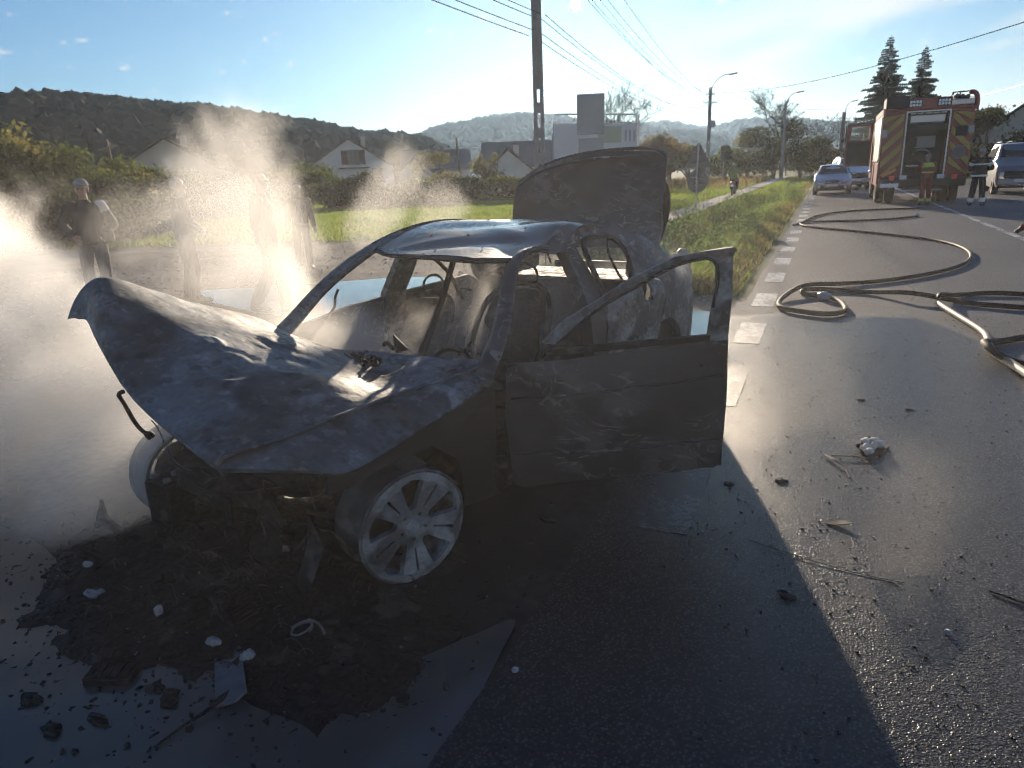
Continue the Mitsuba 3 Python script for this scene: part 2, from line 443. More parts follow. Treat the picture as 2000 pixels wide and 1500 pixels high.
mat('pump_green', (0.035, 0.05, 0.042), 0.6)
mat('black_plastic', (0.016, 0.017, 0.018), 0.5)
mat('rubber', (0.018, 0.018, 0.018), 0.75)
mat('hose_rubber', lambda p, n, uv: mix((0.012, 0.012, 0.012), (0.03, 0.029, 0.027), noise(p.x * 30, p.y * 30)), 0.7, spec=0.2)
mat('canvas_hose', lambda p, n, uv: mix((0.10, 0.08, 0.058), (0.17, 0.14, 0.10), noise(p.x * 40, p.y * 40)), 0.6)
mat('chrome', (0.75, 0.76, 0.78), 0.12, metallic=1.0)
mat('red_lamp', (0.75, 0.05, 0.04), 0.2)
mat('clear_lamp', (0.75, 0.78, 0.8), 0.1)
mat('sign_red', (0.38, 0.05, 0.05), 0.5)
mat('sign_yellow', (0.75, 0.55, 0.10), 0.5)
mat('plate_white', (0.65, 0.66, 0.67), 0.45)
mat('car_silver', (0.36, 0.39, 0.43), 0.28, metallic=0.55, clearcoat=0.8)
mat('car_white', (0.62, 0.63, 0.65), 0.3, clearcoat=0.8)
mat('car_grey', (0.20, 0.21, 0.23), 0.3, metallic=0.4, clearcoat=0.8)
mat('car_dark', (0.05, 0.055, 0.06), 0.3, clearcoat=0.8)
mat('skin', (0.30, 0.18, 0.13), 0.55)
mat('grey_hair', (0.30, 0.28, 0.26), 0.6)
mat('dark_hair', (0.03, 0.025, 0.02), 0.6)
mat('black_cloth', (0.014, 0.015, 0.018), 0.85, sheen=0.3)
mat('navy_cloth', (0.022, 0.028, 0.04), 0.85, sheen=0.3)
mat('denim', (0.035, 0.045, 0.065), 0.85)
mat('grey_cloth', (0.17, 0.18, 0.19), 0.85)
mat('light_cloth', (0.48, 0.49, 0.50), 0.85)
mat('red_cloth', (0.17, 0.024, 0.026), 0.8)
mat('hi_vis', (0.34, 0.46, 0.08), 0.6)
mat('reflective', (0.62, 0.62, 0.56), 0.35)
mat('helmet_grey', (0.22, 0.22, 0.22), 0.25)
# ---------------------------------------------------------------- ground, road, path, water


def axis(parts):
    return np.unique(np.concatenate([np.linspace(a, b, n) for a, b, n in parts]))


def ditch(x, y):
    on = np.clip((y - 8.5) / 4, 0, 1)
    return -0.42 * on * np.exp(-((x + 2.5) / 0.75) ** 2)


def ground_z(x, y):
    P = np.stack([x, y, x * 0], -1)
    off = np.where((x > -1.0) & (x < 9.2), 0.0, 1.0)
    z = -0.03 + off * (0.03 * (meshkit.fbm(P * 0.7, 3) - 0.5) + 0.022 * (meshkit.fbm(P * 3.1 + 5, 3) - 0.5))
    z = z + ditch(x, y)
    r = np.hypot((x + 2.2) / 1.2, (y - 2.2) / 1.2)
    z = z - 0.035 * np.clip(1.3 - ((x + 2.5) / 1.5) ** 2 - ((y - 1.2) / .75) ** 2, 0, 1) - 0.03 * np.clip(1.2 - ((x + 1.35) / .45) ** 2 - ((y - 7.8) / .7) ** 2, 0, 1)
    return z - 0.05 * np.clip(1 - ((x + 7.2) / 3.0) ** 2 - ((y - 8.9) / 2.2) ** 2, 0, 1)


gx = axis([(-2000, -300, 8), (-300, -60, 14), (-60, -20, 30), (-20, -8, 70), (-8, 1, 150), (1, 12, 30), (12, 60, 16), (60, 400, 8), (400, 2000, 6)])
gy = axis([(-400, -20, 6), (-20, -1, 14), (-1, 16, 200), (16, 45, 100), (45, 140, 50), (140, 500, 12), (500, 2100, 8)])
X, Y = np.meshgrid(gx, gy)
struct('ground', grid_mesh(X, Y, ground_z(X, Y)), 'earth', smooth=True)

# the carriageway, a sheet with a slightly ragged left edge that stops at the lay-by
ry = axis([(-8, 14, 150), (14, 150, 80)])
left = -0.90 + 0.05 * (meshkit.fbm(np.stack([ry * 2.1, ry * 0, ry * 0], -1), 3) - 0.5)
left = np.where(ry > 9, left + 0.10, left)
X = left[:, None] + (np.linspace(0, 1, 24)[None, :]) * (9.2 - left[:, None])
struct('road', grid_mesh(X, np.repeat(ry[:, None], 24, 1), X * 0.0), 'asphalt', smooth=True)

# edge line of separate blocks; the near ones lie worn under the water by the car
y0 = 2.98
blocks = []
while y0 < 62:
    ln = 0.95
    w = 0.25
    m = box([-0.585, y0 + ln / 2, 0.0015], [w, ln, 0.004])
    put('edge_block', m, 'road_paint', 'edge_marking')
    y0 += 1.93
labels['edge_marking'] = {'kind': 'structure'}
X, Y = np.meshgrid(np.linspace(3.56, 3.70, 4), np.linspace(6, 120, 200))
struct('centre_line_marking', grid_mesh(X, Y, X * 0 + 0.004), 'road_paint')

# footpath on the far side of the ditch, with broken edges
py = np.linspace(16, 100, 170)
e = meshkit.noise(np.stack([py * 1.3, py * 0, py * 0], -1)) * 0.16
e2 = meshkit.noise(np.stack([py * 1.1, py * 0 + 9, py * 0], -1)) * 0.16
X = np.stack([-5.12 - e, -4.9 - e * 0, -4.6 + e2 * 0, -4.32 + e2], 1)
struct('footpath', grid_mesh(X, np.repeat(py[:, None], 4, 1), X * 0 + 0.035), 'path_concrete', smooth=True)

# concrete slabs of the ditch lining that still show
for k in range(13):
    yy = 13.6 + k * 1.45
    if k in (4,):
        continue
    m = box([-1.66 + 0.03 * rng.normal(), yy, 0.03 + 0.015 * rng.normal()], [0.16 + 0.04 * rng.random(), 1.28 + .1 * rng.random(), 0.09], rz=0.05 * rng.normal(), rx=0.02 * rng.normal(), bevel=0.012)
    put('slab', m, 'concrete', 'ditch_kerb')
labels['ditch_kerb'] = {'label': 'broken row of pale concrete slabs lining the grassy roadside ditch', 'category': 'kerb'}


def pool(name, pts, z, m, n=120):
    p = np.asarray(pts, float)
    p = np.vstack([p, p[:1]])
    s = np.arange(len(p))
    from scipy.interpolate import CubicSpline
    q = CubicSpline(s, p, bc_type='periodic')(np.linspace(0, s[-1], n, endpoint=False))
    j = 0.10 * (meshkit.fbm(np.c_[q * 2.2, q[:, :1] * 0], 3) - 0.5)
    c = q.mean(0)
    q = c + (q - c) * (1 + j[:, None])
    v, f = plate(q, 0.002, 0)
    struct(name, tm(v + [0, 0, z], f), m)


pool('puddle', [(-9.2, 8.55), (-7.9, 7.75), (-6.9, 7.35), (-5.9, 7.25), (-5.2, 8.2), (-5.3, 9.5), (-5.7, 10.6), (-6.6, 10.6), (-7.3, 10.1), (-7.9, 9.5), (-8.7, 9.1)], -0.028, 'water')
pool('puddle_001', [(-1.5, 7.2), (-0.95, 7.3), (-0.92, 8.1), (-1.3, 8.5), (-1.8, 8.0)], -0.022, 'water')
pool('puddle_002', [(-2.95, 1.15), (-2.2, 0.7), (-1.45, 0.85), (-1.25, 1.35), (-1.6, 1.43), (-1.75, 1.58), (-2.02, 1.62), (-2.35, 1.40), (-2.9, 1.75), (-3.9, 2.0), (-4.3, 1.6)], -0.016, 'muddy_water')
pool('puddle_003', [(-1.22, 1.25), (-0.93, 1.35), (-0.925, 1.9), (-0.96, 2.15), (-1.10, 1.95), (-1.28, 1.6)], -0.012, 'muddy_water')

# ---------------------------------------------------------------- grass


def blades(n, xy, h, w, lean=0.5, z=None, seg=2):
    """n grass blades: narrow bent ribbons of two quads."""
    x, y = xy[:, 0], xy[:, 1]
    z = ground_z(x, y) if z is None else z
    a = rng.random(len(x)) * 6.283
    b = rng.random(len(x)) * 6.283
    l = lean * h * rng.random(len(x))
    dx, dy = np.cos(a) * w / 2, np.sin(a) * w / 2
    lx, ly = np.cos(b) * l, np.sin(b) * l
    v = np.stack([np.stack([x - dx, y - dy, z], 1), np.stack([x + dx, y + dy, z], 1),
                  np.stack([x - dx * .7 + lx * .35, y - dy * .7 + ly * .35, z + h * .6], 1), np.stack([x + dx * .7 + lx * .35, y + dy * .7 + ly * .35, z + h * .6], 1),
                  np.stack([x + lx, y + ly, z + h], 1)], 1).reshape(-1, 3)
    k = np.arange(len(x))[:, None, None] * 5
    f = (np.array([[0, 1, 3], [0, 3, 2], [2, 3, 4]])[None] + k).reshape(-1, 3)
    return tm(v, f)


def scatter(n, x0, x1, y0, y1, p=1.0):
    """Points spread more thickly towards the camera (p > 1)."""
    u = rng.random(n) ** p
    return np.c_[x0 + (x1 - x0) * rng.random(n), y0 + (y1 - y0) * u]


def on_lawn(xy):
    x, y = xy.T
    e = y - (16.6 + 0.24 * (x + 13)) + 2.2 * (meshkit.fbm(np.c_[x * 0.6, y * 0.6, x * 0], 3) - 0.5)
    return e > 0.2 * rng.normal(size=len(x))


q = scatter(150000, -36, -5.3, 12, 62, 1.35)
q = q[on_lawn(q)]
t = meshkit.fbm(np.c_[q * 0.5, q[:, :1] * 0], 3)
put('field_grass', blades(len(q), q, (0.07 + 0.20 * t) * (0.6 + 0.8 * rng.random(len(q))), 0.02 + 0.0006 * q[:, 1], 0.8), 'grass_blade')
labels['field_grass'] = {'label': 'sunlit green grass of the field behind the lay-by', 'category': 'grass', 'kind': 'stuff'}
q = scatter(9000, -40, -5.3, 52, 90, 1.0)
put('straw_grass', blades(len(q), q, 0.35 + 0.4 * rng.random(len(q)), 0.07, 0.6), 'dry_grass')
labels['straw_grass'] = {'label': 'straw coloured dry grass along the far edge of the field', 'category': 'grass', 'kind': 'stuff'}

q = np.vstack([scatter(60000, -4.25, -0.95, 9.3, 40, 1.7), scatter(15000, -4.4, -0.9, 40, 95, 1.0)])
edge = 9.6 + 0.9 * (meshkit.noise(np.c_[q[:, :1] * 1.5, q * 0]) - 0.5)
q = q[(q[:, 1] > edge) & ((q[:, 0] < -1.15) | (rng.random(len(q)) < 0.5))]
t = meshkit.fbm(np.c_[q * 0.9, q[:, :1] * 0], 3)
hh = (0.10 + 0.55 * np.clip(t - 0.25, 0, 1)) * (0.5 + rng.random(len(q))) * np.clip((q[:, 0] + 4.45) / 1.4, 0.22, 1) * np.clip((-0.75 - q[:, 0]) / 0.8, 0.3, 1)
dry = rng.random(len(q)) < np.where(q[:, 0] > -1.5, 0.7, 0.16)
wd = 0.012 + 0.0007 * q[:, 1]
put('verge_grass', blades(0, q[~dry], hh[~dry], wd[~dry], 0.9), 'grass_blade')
labels['verge_grass'] = {'label': 'rough green grass on the roadside verge and ditch', 'category': 'grass', 'kind': 'stuff'}
put('dry_verge_grass', blades(0, q[dry], hh[dry] * 0.9, wd[dry], 1.0), 'dry_grass')
labels['dry_verge_grass'] = {'label': 'dry brown grass fringing the asphalt edge', 'category': 'grass', 'kind': 'stuff'}


def leaf_cloud(centres, radii, n, size, up=0.3, seed=0):
    """n leaf-sized faces through the volume of several clumps."""
    r_ = np.random.default_rng(seed)
    centres, radii = np.asarray(centres, float), np.asarray(radii, float)
    wgt = np.prod(np.broadcast_to(radii.reshape(len(centres), -1), (len(centres), 3)), 1) ** 0.8
    k = r_.choice(len(centres), n, p=wgt / wgt.sum())
    d = r_.normal(size=(n, 3))
    d /= np.linalg.norm(d, axis=1, keepdims=True)
    rad = (0.35 + 0.65 * r_.random(n) ** 0.5) * (1 + 0.28 * r_.normal(size=n))
    c = centres[k] + d * rad[:, None] * np.broadcast_to(radii.reshape(len(centres), -1), (len(centres), 3))[k]
    a = r_.normal(size=(n, 3)) + d * 0.6
    a /= np.linalg.norm(a, axis=1, keepdims=True)
    b = np.cross(a, r_.normal(size=(n, 3)))
    b /= np.linalg.norm(b, axis=1, keepdims=True)
    s = size * (0.6 + 0.8 * r_.random(n))[:, None]
    v = np.stack([c - a * s, c + b * s * 0.55 , c + a * s, c - b * s * 0.55], 1).reshape(-1, 3)
    f = (np.array([[0, 1, 2], [0, 2, 3]])[None] + np.arange(n)[:, None, None] * 4).reshape(-1, 3)
    return tm(v, f)


# clumps of weeds in the ditch
wc, wr = [], []
for k in range(150):
    x, y = -3.6 + 2.4 * rng.random(), 9.8 + 30 * rng.random() ** 1.6
    if x > -1.7 and rng.random() < 0.65:
        continue
    s = 0.14 + 0.30 * rng.random()
    wc.append([x, y, float(ground_z(np.array(x), np.array(y))) + s * 0.8])
    wr.append([s, s, s * 1.0])
put('weeds', leaf_cloud(wc, wr, 26000, 0.035, seed=3), 'weed_leaf')
labels['weeds'] = {'label': 'dense weeds filling the roadside ditch', 'category': 'weeds', 'kind': 'stuff'}
stalk = []
for k in range(170):
    x, y = -3.9 + 2.1 * rng.random(), 10.2 + 22 * rng.random() ** 1.3
    z = float(ground_z(np.array(x), np.array(y)))
    h = 0.45 + 0.55 * rng.random()
    a = rng.normal(size=2) * 0.08
    stalk.append(tube([[x, y, z], [x + a[0] * .5, y + a[1] * .5, z + h * .6], [x + a[0], y + a[1], z + h]], [0.006, 0.005, 0.009], 4))
put('weed_stalks', cat(stalk), 'dry_grass')
labels['weed_stalks'] = {'label': 'tall dry weed stalks standing along the ditch', 'category': 'weeds', 'kind': 'stuff'}

# loose stones of the lay-by
v0, f0 = trimesh.creation.icosphere(subdivisions=0).vertices, trimesh.creation.icosphere(subdivisions=0).faces


def stones(xy, r, z=None, flat=0.6):
    n = len(xy)
    z = ground_z(xy[:, 0], xy[:, 1]) if z is None else np.broadcast_to(z, (n,))
    k = (0.7 + 0.6 * rng.random((n, len(v0), 1))) * r[:, None, None]
    v = v0[None] * k * np.array([1, 1, flat]) * (0.7 + 0.6 * rng.random((n, 1, 3)))
    v = v + np.c_[xy, z + r * 0.3][:, None]
    return tm(v.reshape(-1, 3), (f0[None] + np.arange(n)[:, None, None] * len(v0)).reshape(-1, 3))


q = scatter(9000, -15, -1.0, 4, 18, 1.4)
put('gravel', stones(q, 0.008 + 0.02 * rng.random(len(q)) ** 3), 'concrete')
labels['gravel'] = {'label': 'loose gravel scattered over the dirt lay-by', 'category': 'gravel', 'kind': 'stuff'}
q = np.vstack([scatter(7000, -0.85, 2.2, 1.2, 8.6, 1.3), np.c_[rng.normal(0.25, 0.35, 900), rng.normal(3.2, 0.9, 900)]])
q = q[(q[:, 0] > -0.8) & (q[:, 1] > 1)]
put('road_grit', stones(q, 0.0016 + 0.0065 * rng.random(len(q)) ** 6, 0.001), 'charred')
labels['road_grit'] = {'label': 'fine black grit and burnt crumbs strewn on the wet asphalt', 'category': 'grit', 'kind': 'stuff'}

# ---------------------------------------------------------------- hills and their woods


def ridge(name, az, el, dist, depth, base_el=0.0, rows=26, seed=0, rough=0.05):
    """A hill range: crest given as elevation (degrees) by azimuth at the distance dist, falling towards and away from the viewer's valley."""
    A = np.linspace(az[0], az[-1], 150)
    E = PchipInterpolator(az, el)(A)
    D = np.broadcast_to(np.interp(A, az, dist), A.shape)
    crest = D * np.tan(np.radians(E)) + 1.6
    t = np.concatenate([np.linspace(0, 1, rows), 1 + np.linspace(0.05, 0.8, 8)])
    R = D[None] - depth * (1 - t[:, None])
    prof = np.where(t < 1, np.sin(np.clip(t, 0, 1) * np.pi / 2) ** 1.25, np.cos((t - 1) * 1.3))
    Z = crest[None] * prof[:, None]
    ar = np.radians(A)[None]
    X, Y = R * np.sin(ar), R * np.cos(ar)
    P = np.stack([X, Y, X * 0], -1) / 60
    Z = Z * (1 + rough * 2 * (meshkit.fbm(P, 4, seed) - 0.5) * np.clip(1.6 - 1.5 * prof[:, None], 0.1, 1)) - 0.5
    struct(name, grid_mesh(X, Y, Z), 'hill_ground', smooth=True)
    return X, Y, Z, t


def blob(sub, seed, spire=False):
    if spire:
        a = np.arange(7) * 2 * np.pi / 7
        v = [[0, 0, 1.25]]
        for z, r in ((0.75, 0.30), (0.8, 0.18), (0.1, 0.52), (-0.6, 0.5)):
            v += [[r * math.cos(x) * (0.8 + 0.4 * ((k * 37 + int(z * 10)) % 5) / 5), r * math.sin(x), z] for k, x in enumerate(a)]
        return trimesh.convex.convex_hull(np.array(v))
    m = trimesh.creation.icosphere(subdivisions=sub)
    k = 1 + 1.5 * (meshkit.fbm(m.vertices * 2.3 + seed * 9, 3, seed) - 0.5)
    return tm(m.vertices * k[:, None], m.faces)


def woods(name, label, X, Y, Z, t, n, size, lo=0.05, hi=1.03, seed=0, spires=0.15, gap=None, sub=1, m_='forest'):
    r_ = np.random.default_rng(seed)
    kinds = [blob(sub, s) for s in range(4)] + [blob(0, 0, True)]
    i = np.clip(np.interp(lo + (hi - lo) * r_.random(n) ** 0.75, t, np.arange(len(t))), 0, len(t) - 1.001)
    j = r_.random(n) * (X.shape[1] - 1.001)
    i0, j0 = i.astype(int), j.astype(int)
    a, b = i - i0, j - j0
    pick = lambda M: M[i0, j0] * (1 - a) * (1 - b) + M[i0 + 1, j0] * a * (1 - b) + M[i0, j0 + 1] * (1 - a) * b + M[i0 + 1, j0 + 1] * a * b
    c = np.stack([pick(X), pick(Y), pick(Z)], 1)
    keep = np.ones(n, bool) if gap is None else gap(c)
    s = size * (0.6 + 0.8 * r_.random(n))
    parts = []
    kind = np.where(r_.random(n) < spires, 4, r_.integers(0, 4, n))
    for k, m in enumerate(kinds):
        sel = np.where(keep & (kind == k))[0]
        if not len(sel):
            continue
        an = r_.random(len(sel)) * 6.283
        v = m.vertices[None] * s[sel, None, None] * np.array([1, 1, 1.15])
        x = v[..., 0] * np.cos(an)[:, None] - v[..., 1] * np.sin(an)[:, None]
        y = v[..., 0] * np.sin(an)[:, None] + v[..., 1] * np.cos(an)[:, None]
        v = np.stack([x, y, v[..., 2]], -1) + (c[sel] + np.array([0, 0, 0.6]) * s[sel, None])[:, None]
        parts.append(tm(v.reshape(-1, 3), (np.asarray(m.faces)[None] + np.arange(len(sel))[:, None, None] * len(m.vertices)).reshape(-1, 3)))
    put(name, cat(parts), m_, smooth=m_ != 'forest')
    labels[name] = {'label': label, 'category': 'forest', 'kind': 'stuff'}
# ---------------------------------------------------------------- hills
LX = ridge('hills', [-75, -61.6, -56.5, -53.8, -51.2, -47.9, -44.0, -42.0, -39.3, -36.4, -34.3, -32.0, -29.4, -26.7], [3.9, 4.1, 4.5, 4.6, 4.45, 4.1, 3.8, 3.5, 3.1, 2.6, 2.15, 1.95, 1.5, 0.9], [330] * 13 + [420], 210, seed=2)
MX = ridge('hills_001', [-34.5, -31.7, -30.1, -28.2, -25.8, -23.5, -22.0, -20.4, -18.1, -15.1, -11.3, -7], [1.2, 1.75, 2.1, 2.8, 3.1, 3.37, 3.42, 3.25, 3.0, 2.6, 2.0, 1.2], [820] * 12, 380, seed=5)
RX = ridge('hills_002', [-19.5, -15.8, -13.2, -11.3, -9.5, -8.2, -6.9, -5.9, -4.1, -0.7, 0.6, 2.5, 13.7, 24], [2.0, 2.5, 2.55, 2.55, 2.2, 2.0, 2.15, 2.4, 2.36, 2.0, 1.85, 1.6, 1.6, 1.7], [1250] * 14, 560, seed=9)
woods('hill_woods', 'near wooded hillside on the left with autumn crowns', *LX, 6500, 2.7, lo=0.10, seed=1, spires=0.05, sub=1)
woods('hill_woods_001', 'blue hazy wooded hill in the middle distance', *MX, 5200, 4.6, m_='far_forest', seed=2, spires=0.04,
      gap=lambda c: meshkit.noise(c / 70) > 0.30)
woods('hill_woods_002', 'farthest low wooded ridge beyond the road', *RX, 4200, 6.0, m_='far_forest', seed=3, spires=0.04)

# ---------------------------------------------------------------- trees and hedges


def polar(az, dist, z=0.0):
    a = math.radians(az)
    return np.array([dist * math.sin(a), dist * math.cos(a), z])


def bushy(name, label, pos, w, h, leaf, n, size, group=None, seed=0, category='tree', trunk=True, low=0.0):
    """Trunk with limbs and a crown of leaf clumps of uneven size."""
    r_ = np.random.default_rng(seed + 100)
    key = numbered(name)
    tag(key, label, category, group)
    x, y = pos[0], pos[1]
    cs, rs, limbs = [], [], []
    m = int(9 + 5 * r_.random())
    for k in range(m):
        a, q = r_.random() * 6.283, r_.random() ** 0.6
        zz = low + (1 - low) * (0.18 + 0.72 * r_.random())
        env = math.sqrt(max(0.05, 1 - ((zz - 0.5) / 0.55) ** 2))
        c = np.array([x + math.cos(a) * q * w * 0.5 * env, y + math.sin(a) * q * w * 0.5 * env, h * zz])
        cs.append(c)
        rs.append([w * (0.15 + 0.13 * r_.random())] * 2 + [h * (0.10 + 0.09 * r_.random())])
        limbs.append(tube([[x, y, h * 0.12], [x + (c[0] - x) * .4, y + (c[1] - y) * .4, h * 0.12 + (c[2] - h * 0.12) * .6], c], [w * 0.018 + .02, w * 0.010 + .01, 0.008], 5))
    if trunk:
        put('trunk', cat([tube([[x, y, -0.1], [x + .02 * w, y, h * 0.3], [x, y, h * 0.7]], [w * 0.035 + .03, w * 0.026 + .02, 0.02], 7)] + limbs), 'bark', key)
    put('crown', leaf_cloud(cs, rs, n, size, seed=seed), leaf, key)
    return key


# overgrown thicket left of the lay-by
for k, (az, dd, w, h, lf, lb) in enumerate([
        (-60.5, 33, 7, 4.2, 'leaf_dark', 'dark overgrown bush at the left border behind the smoke'),
        (-57.0, 34, 6.5, 3.9, 'leaf_gold', 'tall yellowing bush above the thick smoke'),
        (-53.8, 36, 6.0, 3.4, 'leaf_green', 'green bush beside the tall yellowing bush'),
        (-51.4, 40, 5.0, 2.7, 'leaf_gold', 'yellow topped shrub behind the man in the cap'),
        (-49.0, 42, 5.0, 2.9, 'leaf_green', 'rounded green shrub between the capped man and the fair-haired man'),
        (-46.2, 44, 5.0, 2.3, 'leaf_dark', 'dark shrub behind the fair-haired man'),
        (-55.5, 26, 5.5, 2.2, 'leaf_dark', 'low dark bush nearest the lay-by behind the capped man'),
        (-51.5, 29, 5.0, 2.0, 'leaf_dark', 'low dark bush in front of the yellow topped shrub')]):
    bushy('bush', lb, polar(az, dd), w, h, lf, 9000, 0.11, 'thicket at the left of the field', seed=k, category='bush', low=-0.1)
# hedge and garden bushes along the top of the field
names = ['dark hedge bush behind the bald man', 'dark hedge bush between the bald man and the grey-shirted man', 'hedge bush below the gabled white house', 'leafy hedge bush left of the white house wall',
         'dark hedge bush right of the white house', 'dark hedge bush under the low dormer house', 'low hedge bush left of the yellow garden tree', 'low hedge bush right of the yellow garden tree',
         'hedge bush below the pale gable end', 'hedge bush hidden beside the upright boot lid']
for k, az in enumerate([-43.6, -41.0, -38.2, -35.8, -33.2, -30.6, -28.2, -25.8, -23.2, -20.6]):
    h = [2.0, 2.2, 2.3, 2.1, 1.7, 1.6, 1.5, 1.5, 1.5, 1.5][k]
    bushy('hedge_bush', names[k], polar(az, 46 + 0.5 * (k % 3)), 4.2, h, ['leaf_dark', 'leaf_dark', 'leaf_green'][k % 3], 5000, 0.10, 'hedge along the top of the field', seed=30 + k, category='hedge', low=-0.25)
bushy('garden_tree', 'small garden tree with yellow leaves before the low houses', polar(-28.4, 58), 3.4, 3.4, 'leaf_gold', 2600, 0.11, seed=50)
bushy('garden_tree', 'slender yellowish garden tree left of the pale gable end', polar(-25.0, 60), 2.4, 3.3, 'leaf_gold', 2000, 0.11, seed=51)
bushy('garden_tree', 'leafy sunlit shrub at the left corner of the white house', polar(-37.2, 60), 4.5, 3.2, 'leaf_green', 3600, 0.11, seed=52)
for k, (az, dd, w, h, lf, lb) in enumerate([
        (-12.6, 75, 6, 4.6, 'leaf_rust', 'orange-leaved tree right of the billboard'), (-11.0, 85, 6, 4.9, 'leaf_gold', 'yellow-leaved tree behind the back of the road sign'),
        (-9.6, 80, 5, 3.6, 'leaf_green', 'green tree left of the lamp pole'), (-7.0, 88, 5, 3.4, 'leaf_green', 'low green tree right of the lamp pole'),
        (-5.4, 92, 6, 5.2, 'leaf_gold', 'yellow-green tree left below the leafless tree'), (-3.6, 90, 6.5, 5.8, 'leaf_dark', 'dark full tree under the leafless tree'),
        (-1.8, 92, 6, 5.2, 'leaf_green', 'green tree right below the leafless tree'), (-0.2, 98, 5, 3.9, 'leaf_rust', 'brownish tree right of the chevron sign'),
        (0.9, 104, 5, 3.2, 'leaf_dark', 'dark tree behind the silver car'), (-14.8, 80, 6, 3.0, 'leaf_dark', 'dark tree low behind the billboard panel')]):
    bushy('roadside_tree', lb, polar(az, dd), w, h, lf, 5200, 0.15, 'trees beyond the field edge', seed=60 + k)
for k, (az, dd, w, h, lf, lb) in enumerate([(9.3, 66, 5.5, 5.0, 'leaf_dark', 'round dark tree right of the fire engine roof'), (12.6, 62, 6, 4.2, 'leaf_dark', 'dark tree at the right border by the house roof'), (7.6, 72, 5, 3.9, 'leaf_dark', 'dark tree hidden behind the fire engine')]):
    bushy('roadside_tree', lb, polar(az, dd), w, h, lf, 5200, 0.12, 'trees beyond the field edge', seed=80 + k)


def bare(label, pos, h, w, seed, thin):
    """A leafless tree: a trunk that forks again and again into fine twigs."""
    r_ = np.random.default_rng(seed)
    key = numbered('bare_tree')
    tag(key, label, 'tree')
    wood, twigs = [], []

    def grow(p, d, ln, r, depth):
        q = p + d * ln
        mid = p + d * ln * 0.5 + r_.normal(size=3) * ln * 0.05
        (wood if depth < 3 else twigs).append(tube([p, mid, q], [r, r * 0.85, r * 0.68], 5 if depth < 3 else 3, cap=False))
        if depth >= 7:
            return
        for _ in range(3 if depth < 5 else 2):
            e = d + r_.normal(size=3) * (0.42 if depth else 0.6) * np.array([w, w, 0.6])
            e[2] += 0.18
            grow(q if r_.random() < 0.7 else mid, e / np.linalg.norm(e), ln * (0.66 + 0.18 * r_.random()), max(r * 0.64, thin), depth + 1)

    grow(np.array([pos[0], pos[1], -0.1]), np.array([0.02, 0, 1.0]), h * 0.28, h * 0.016, 0)
    put('trunk', cat(wood), 'bark', key)
    put('crown', cat(twigs), 'bark', key)
    return key


bare('bare fine-twigged tree showing above the billboard', polar(-16.3, 62), 9.0, 1.3, 4, 0.015)
bare('large leafless tree above the roadside bushes', polar(-3.1, 94), 11.5, 1.9, 11, 0.022)
bare('small bare shrub at the right edge of the billboard', polar(-12.4, 62), 4.4, 1.1, 5, 0.014)


def spruce(label, pos, h, w, seed):
    r_ = np.random.default_rng(seed)
    key = numbered('spruce_tree')
    tag(key, label, 'tree', 'spruces behind the fire engine')
    x, y = pos[0], pos[1]
    put('trunk', tube([[x, y, 0], [x, y, h * .6], [x, y, h]], [0.17, 0.09, 0.012], 6), 'bark', key)
    vs, fs, n = [], [], 0
    bare_ = []
    for k in range(64):
        t = 0.04 + 0.95 * k / 64
        z = h * t
        L0 = w * 0.5 * (1 - t) ** 0.85 * (0.75 + 0.4 * r_.random()) + 0.08
        m = 6 if t > 0.75 else 10
        for j in range(m):
            if r_.random() < 0.10:
                continue
            a = 6.283 * j / m + k * 0.9 + 0.3 * r_.normal()
            ln = L0 * (0.55 + 0.5 * r_.random())
            d = np.array([math.cos(a), math.sin(a), 0])
            s = np.array([-d[1], d[0], 0])
            droop = 0.42 - 0.35 * t
            for i in range(9):
                u = (i + 1) / 9
                c = np.array([x, y, z]) + d * ln * u + np.array([0, 0, -droop * ln * u * (1.15 - 0.55 * u)])
                for sd in (-1, 1, 0):
                    tip = c + s * sd * ln * 0.30 * (1.1 - u) + d * ln * 0.14 + np.array([0, 0, -0.07 * ln - 0.06 * (sd == 0)])
                    wd = np.array([0, 0, 0.06 + 0.02 * ln]) + d * 0.10
                    vs += [c - wd, c + wd, tip]
                    fs.append([n, n + 1, n + 2])
                    n += 3
    put('crown', tm(vs, fs), 'needles', key)


spruce('taller dark spruce left above the fire engine', polar(3.2, 90), 13.9, 9.0, 1)
spruce('shorter thin spruce right above the fire engine', polar(5.3, 92), 12.8, 8.0, 2)

# ---------------------------------------------------------------- houses


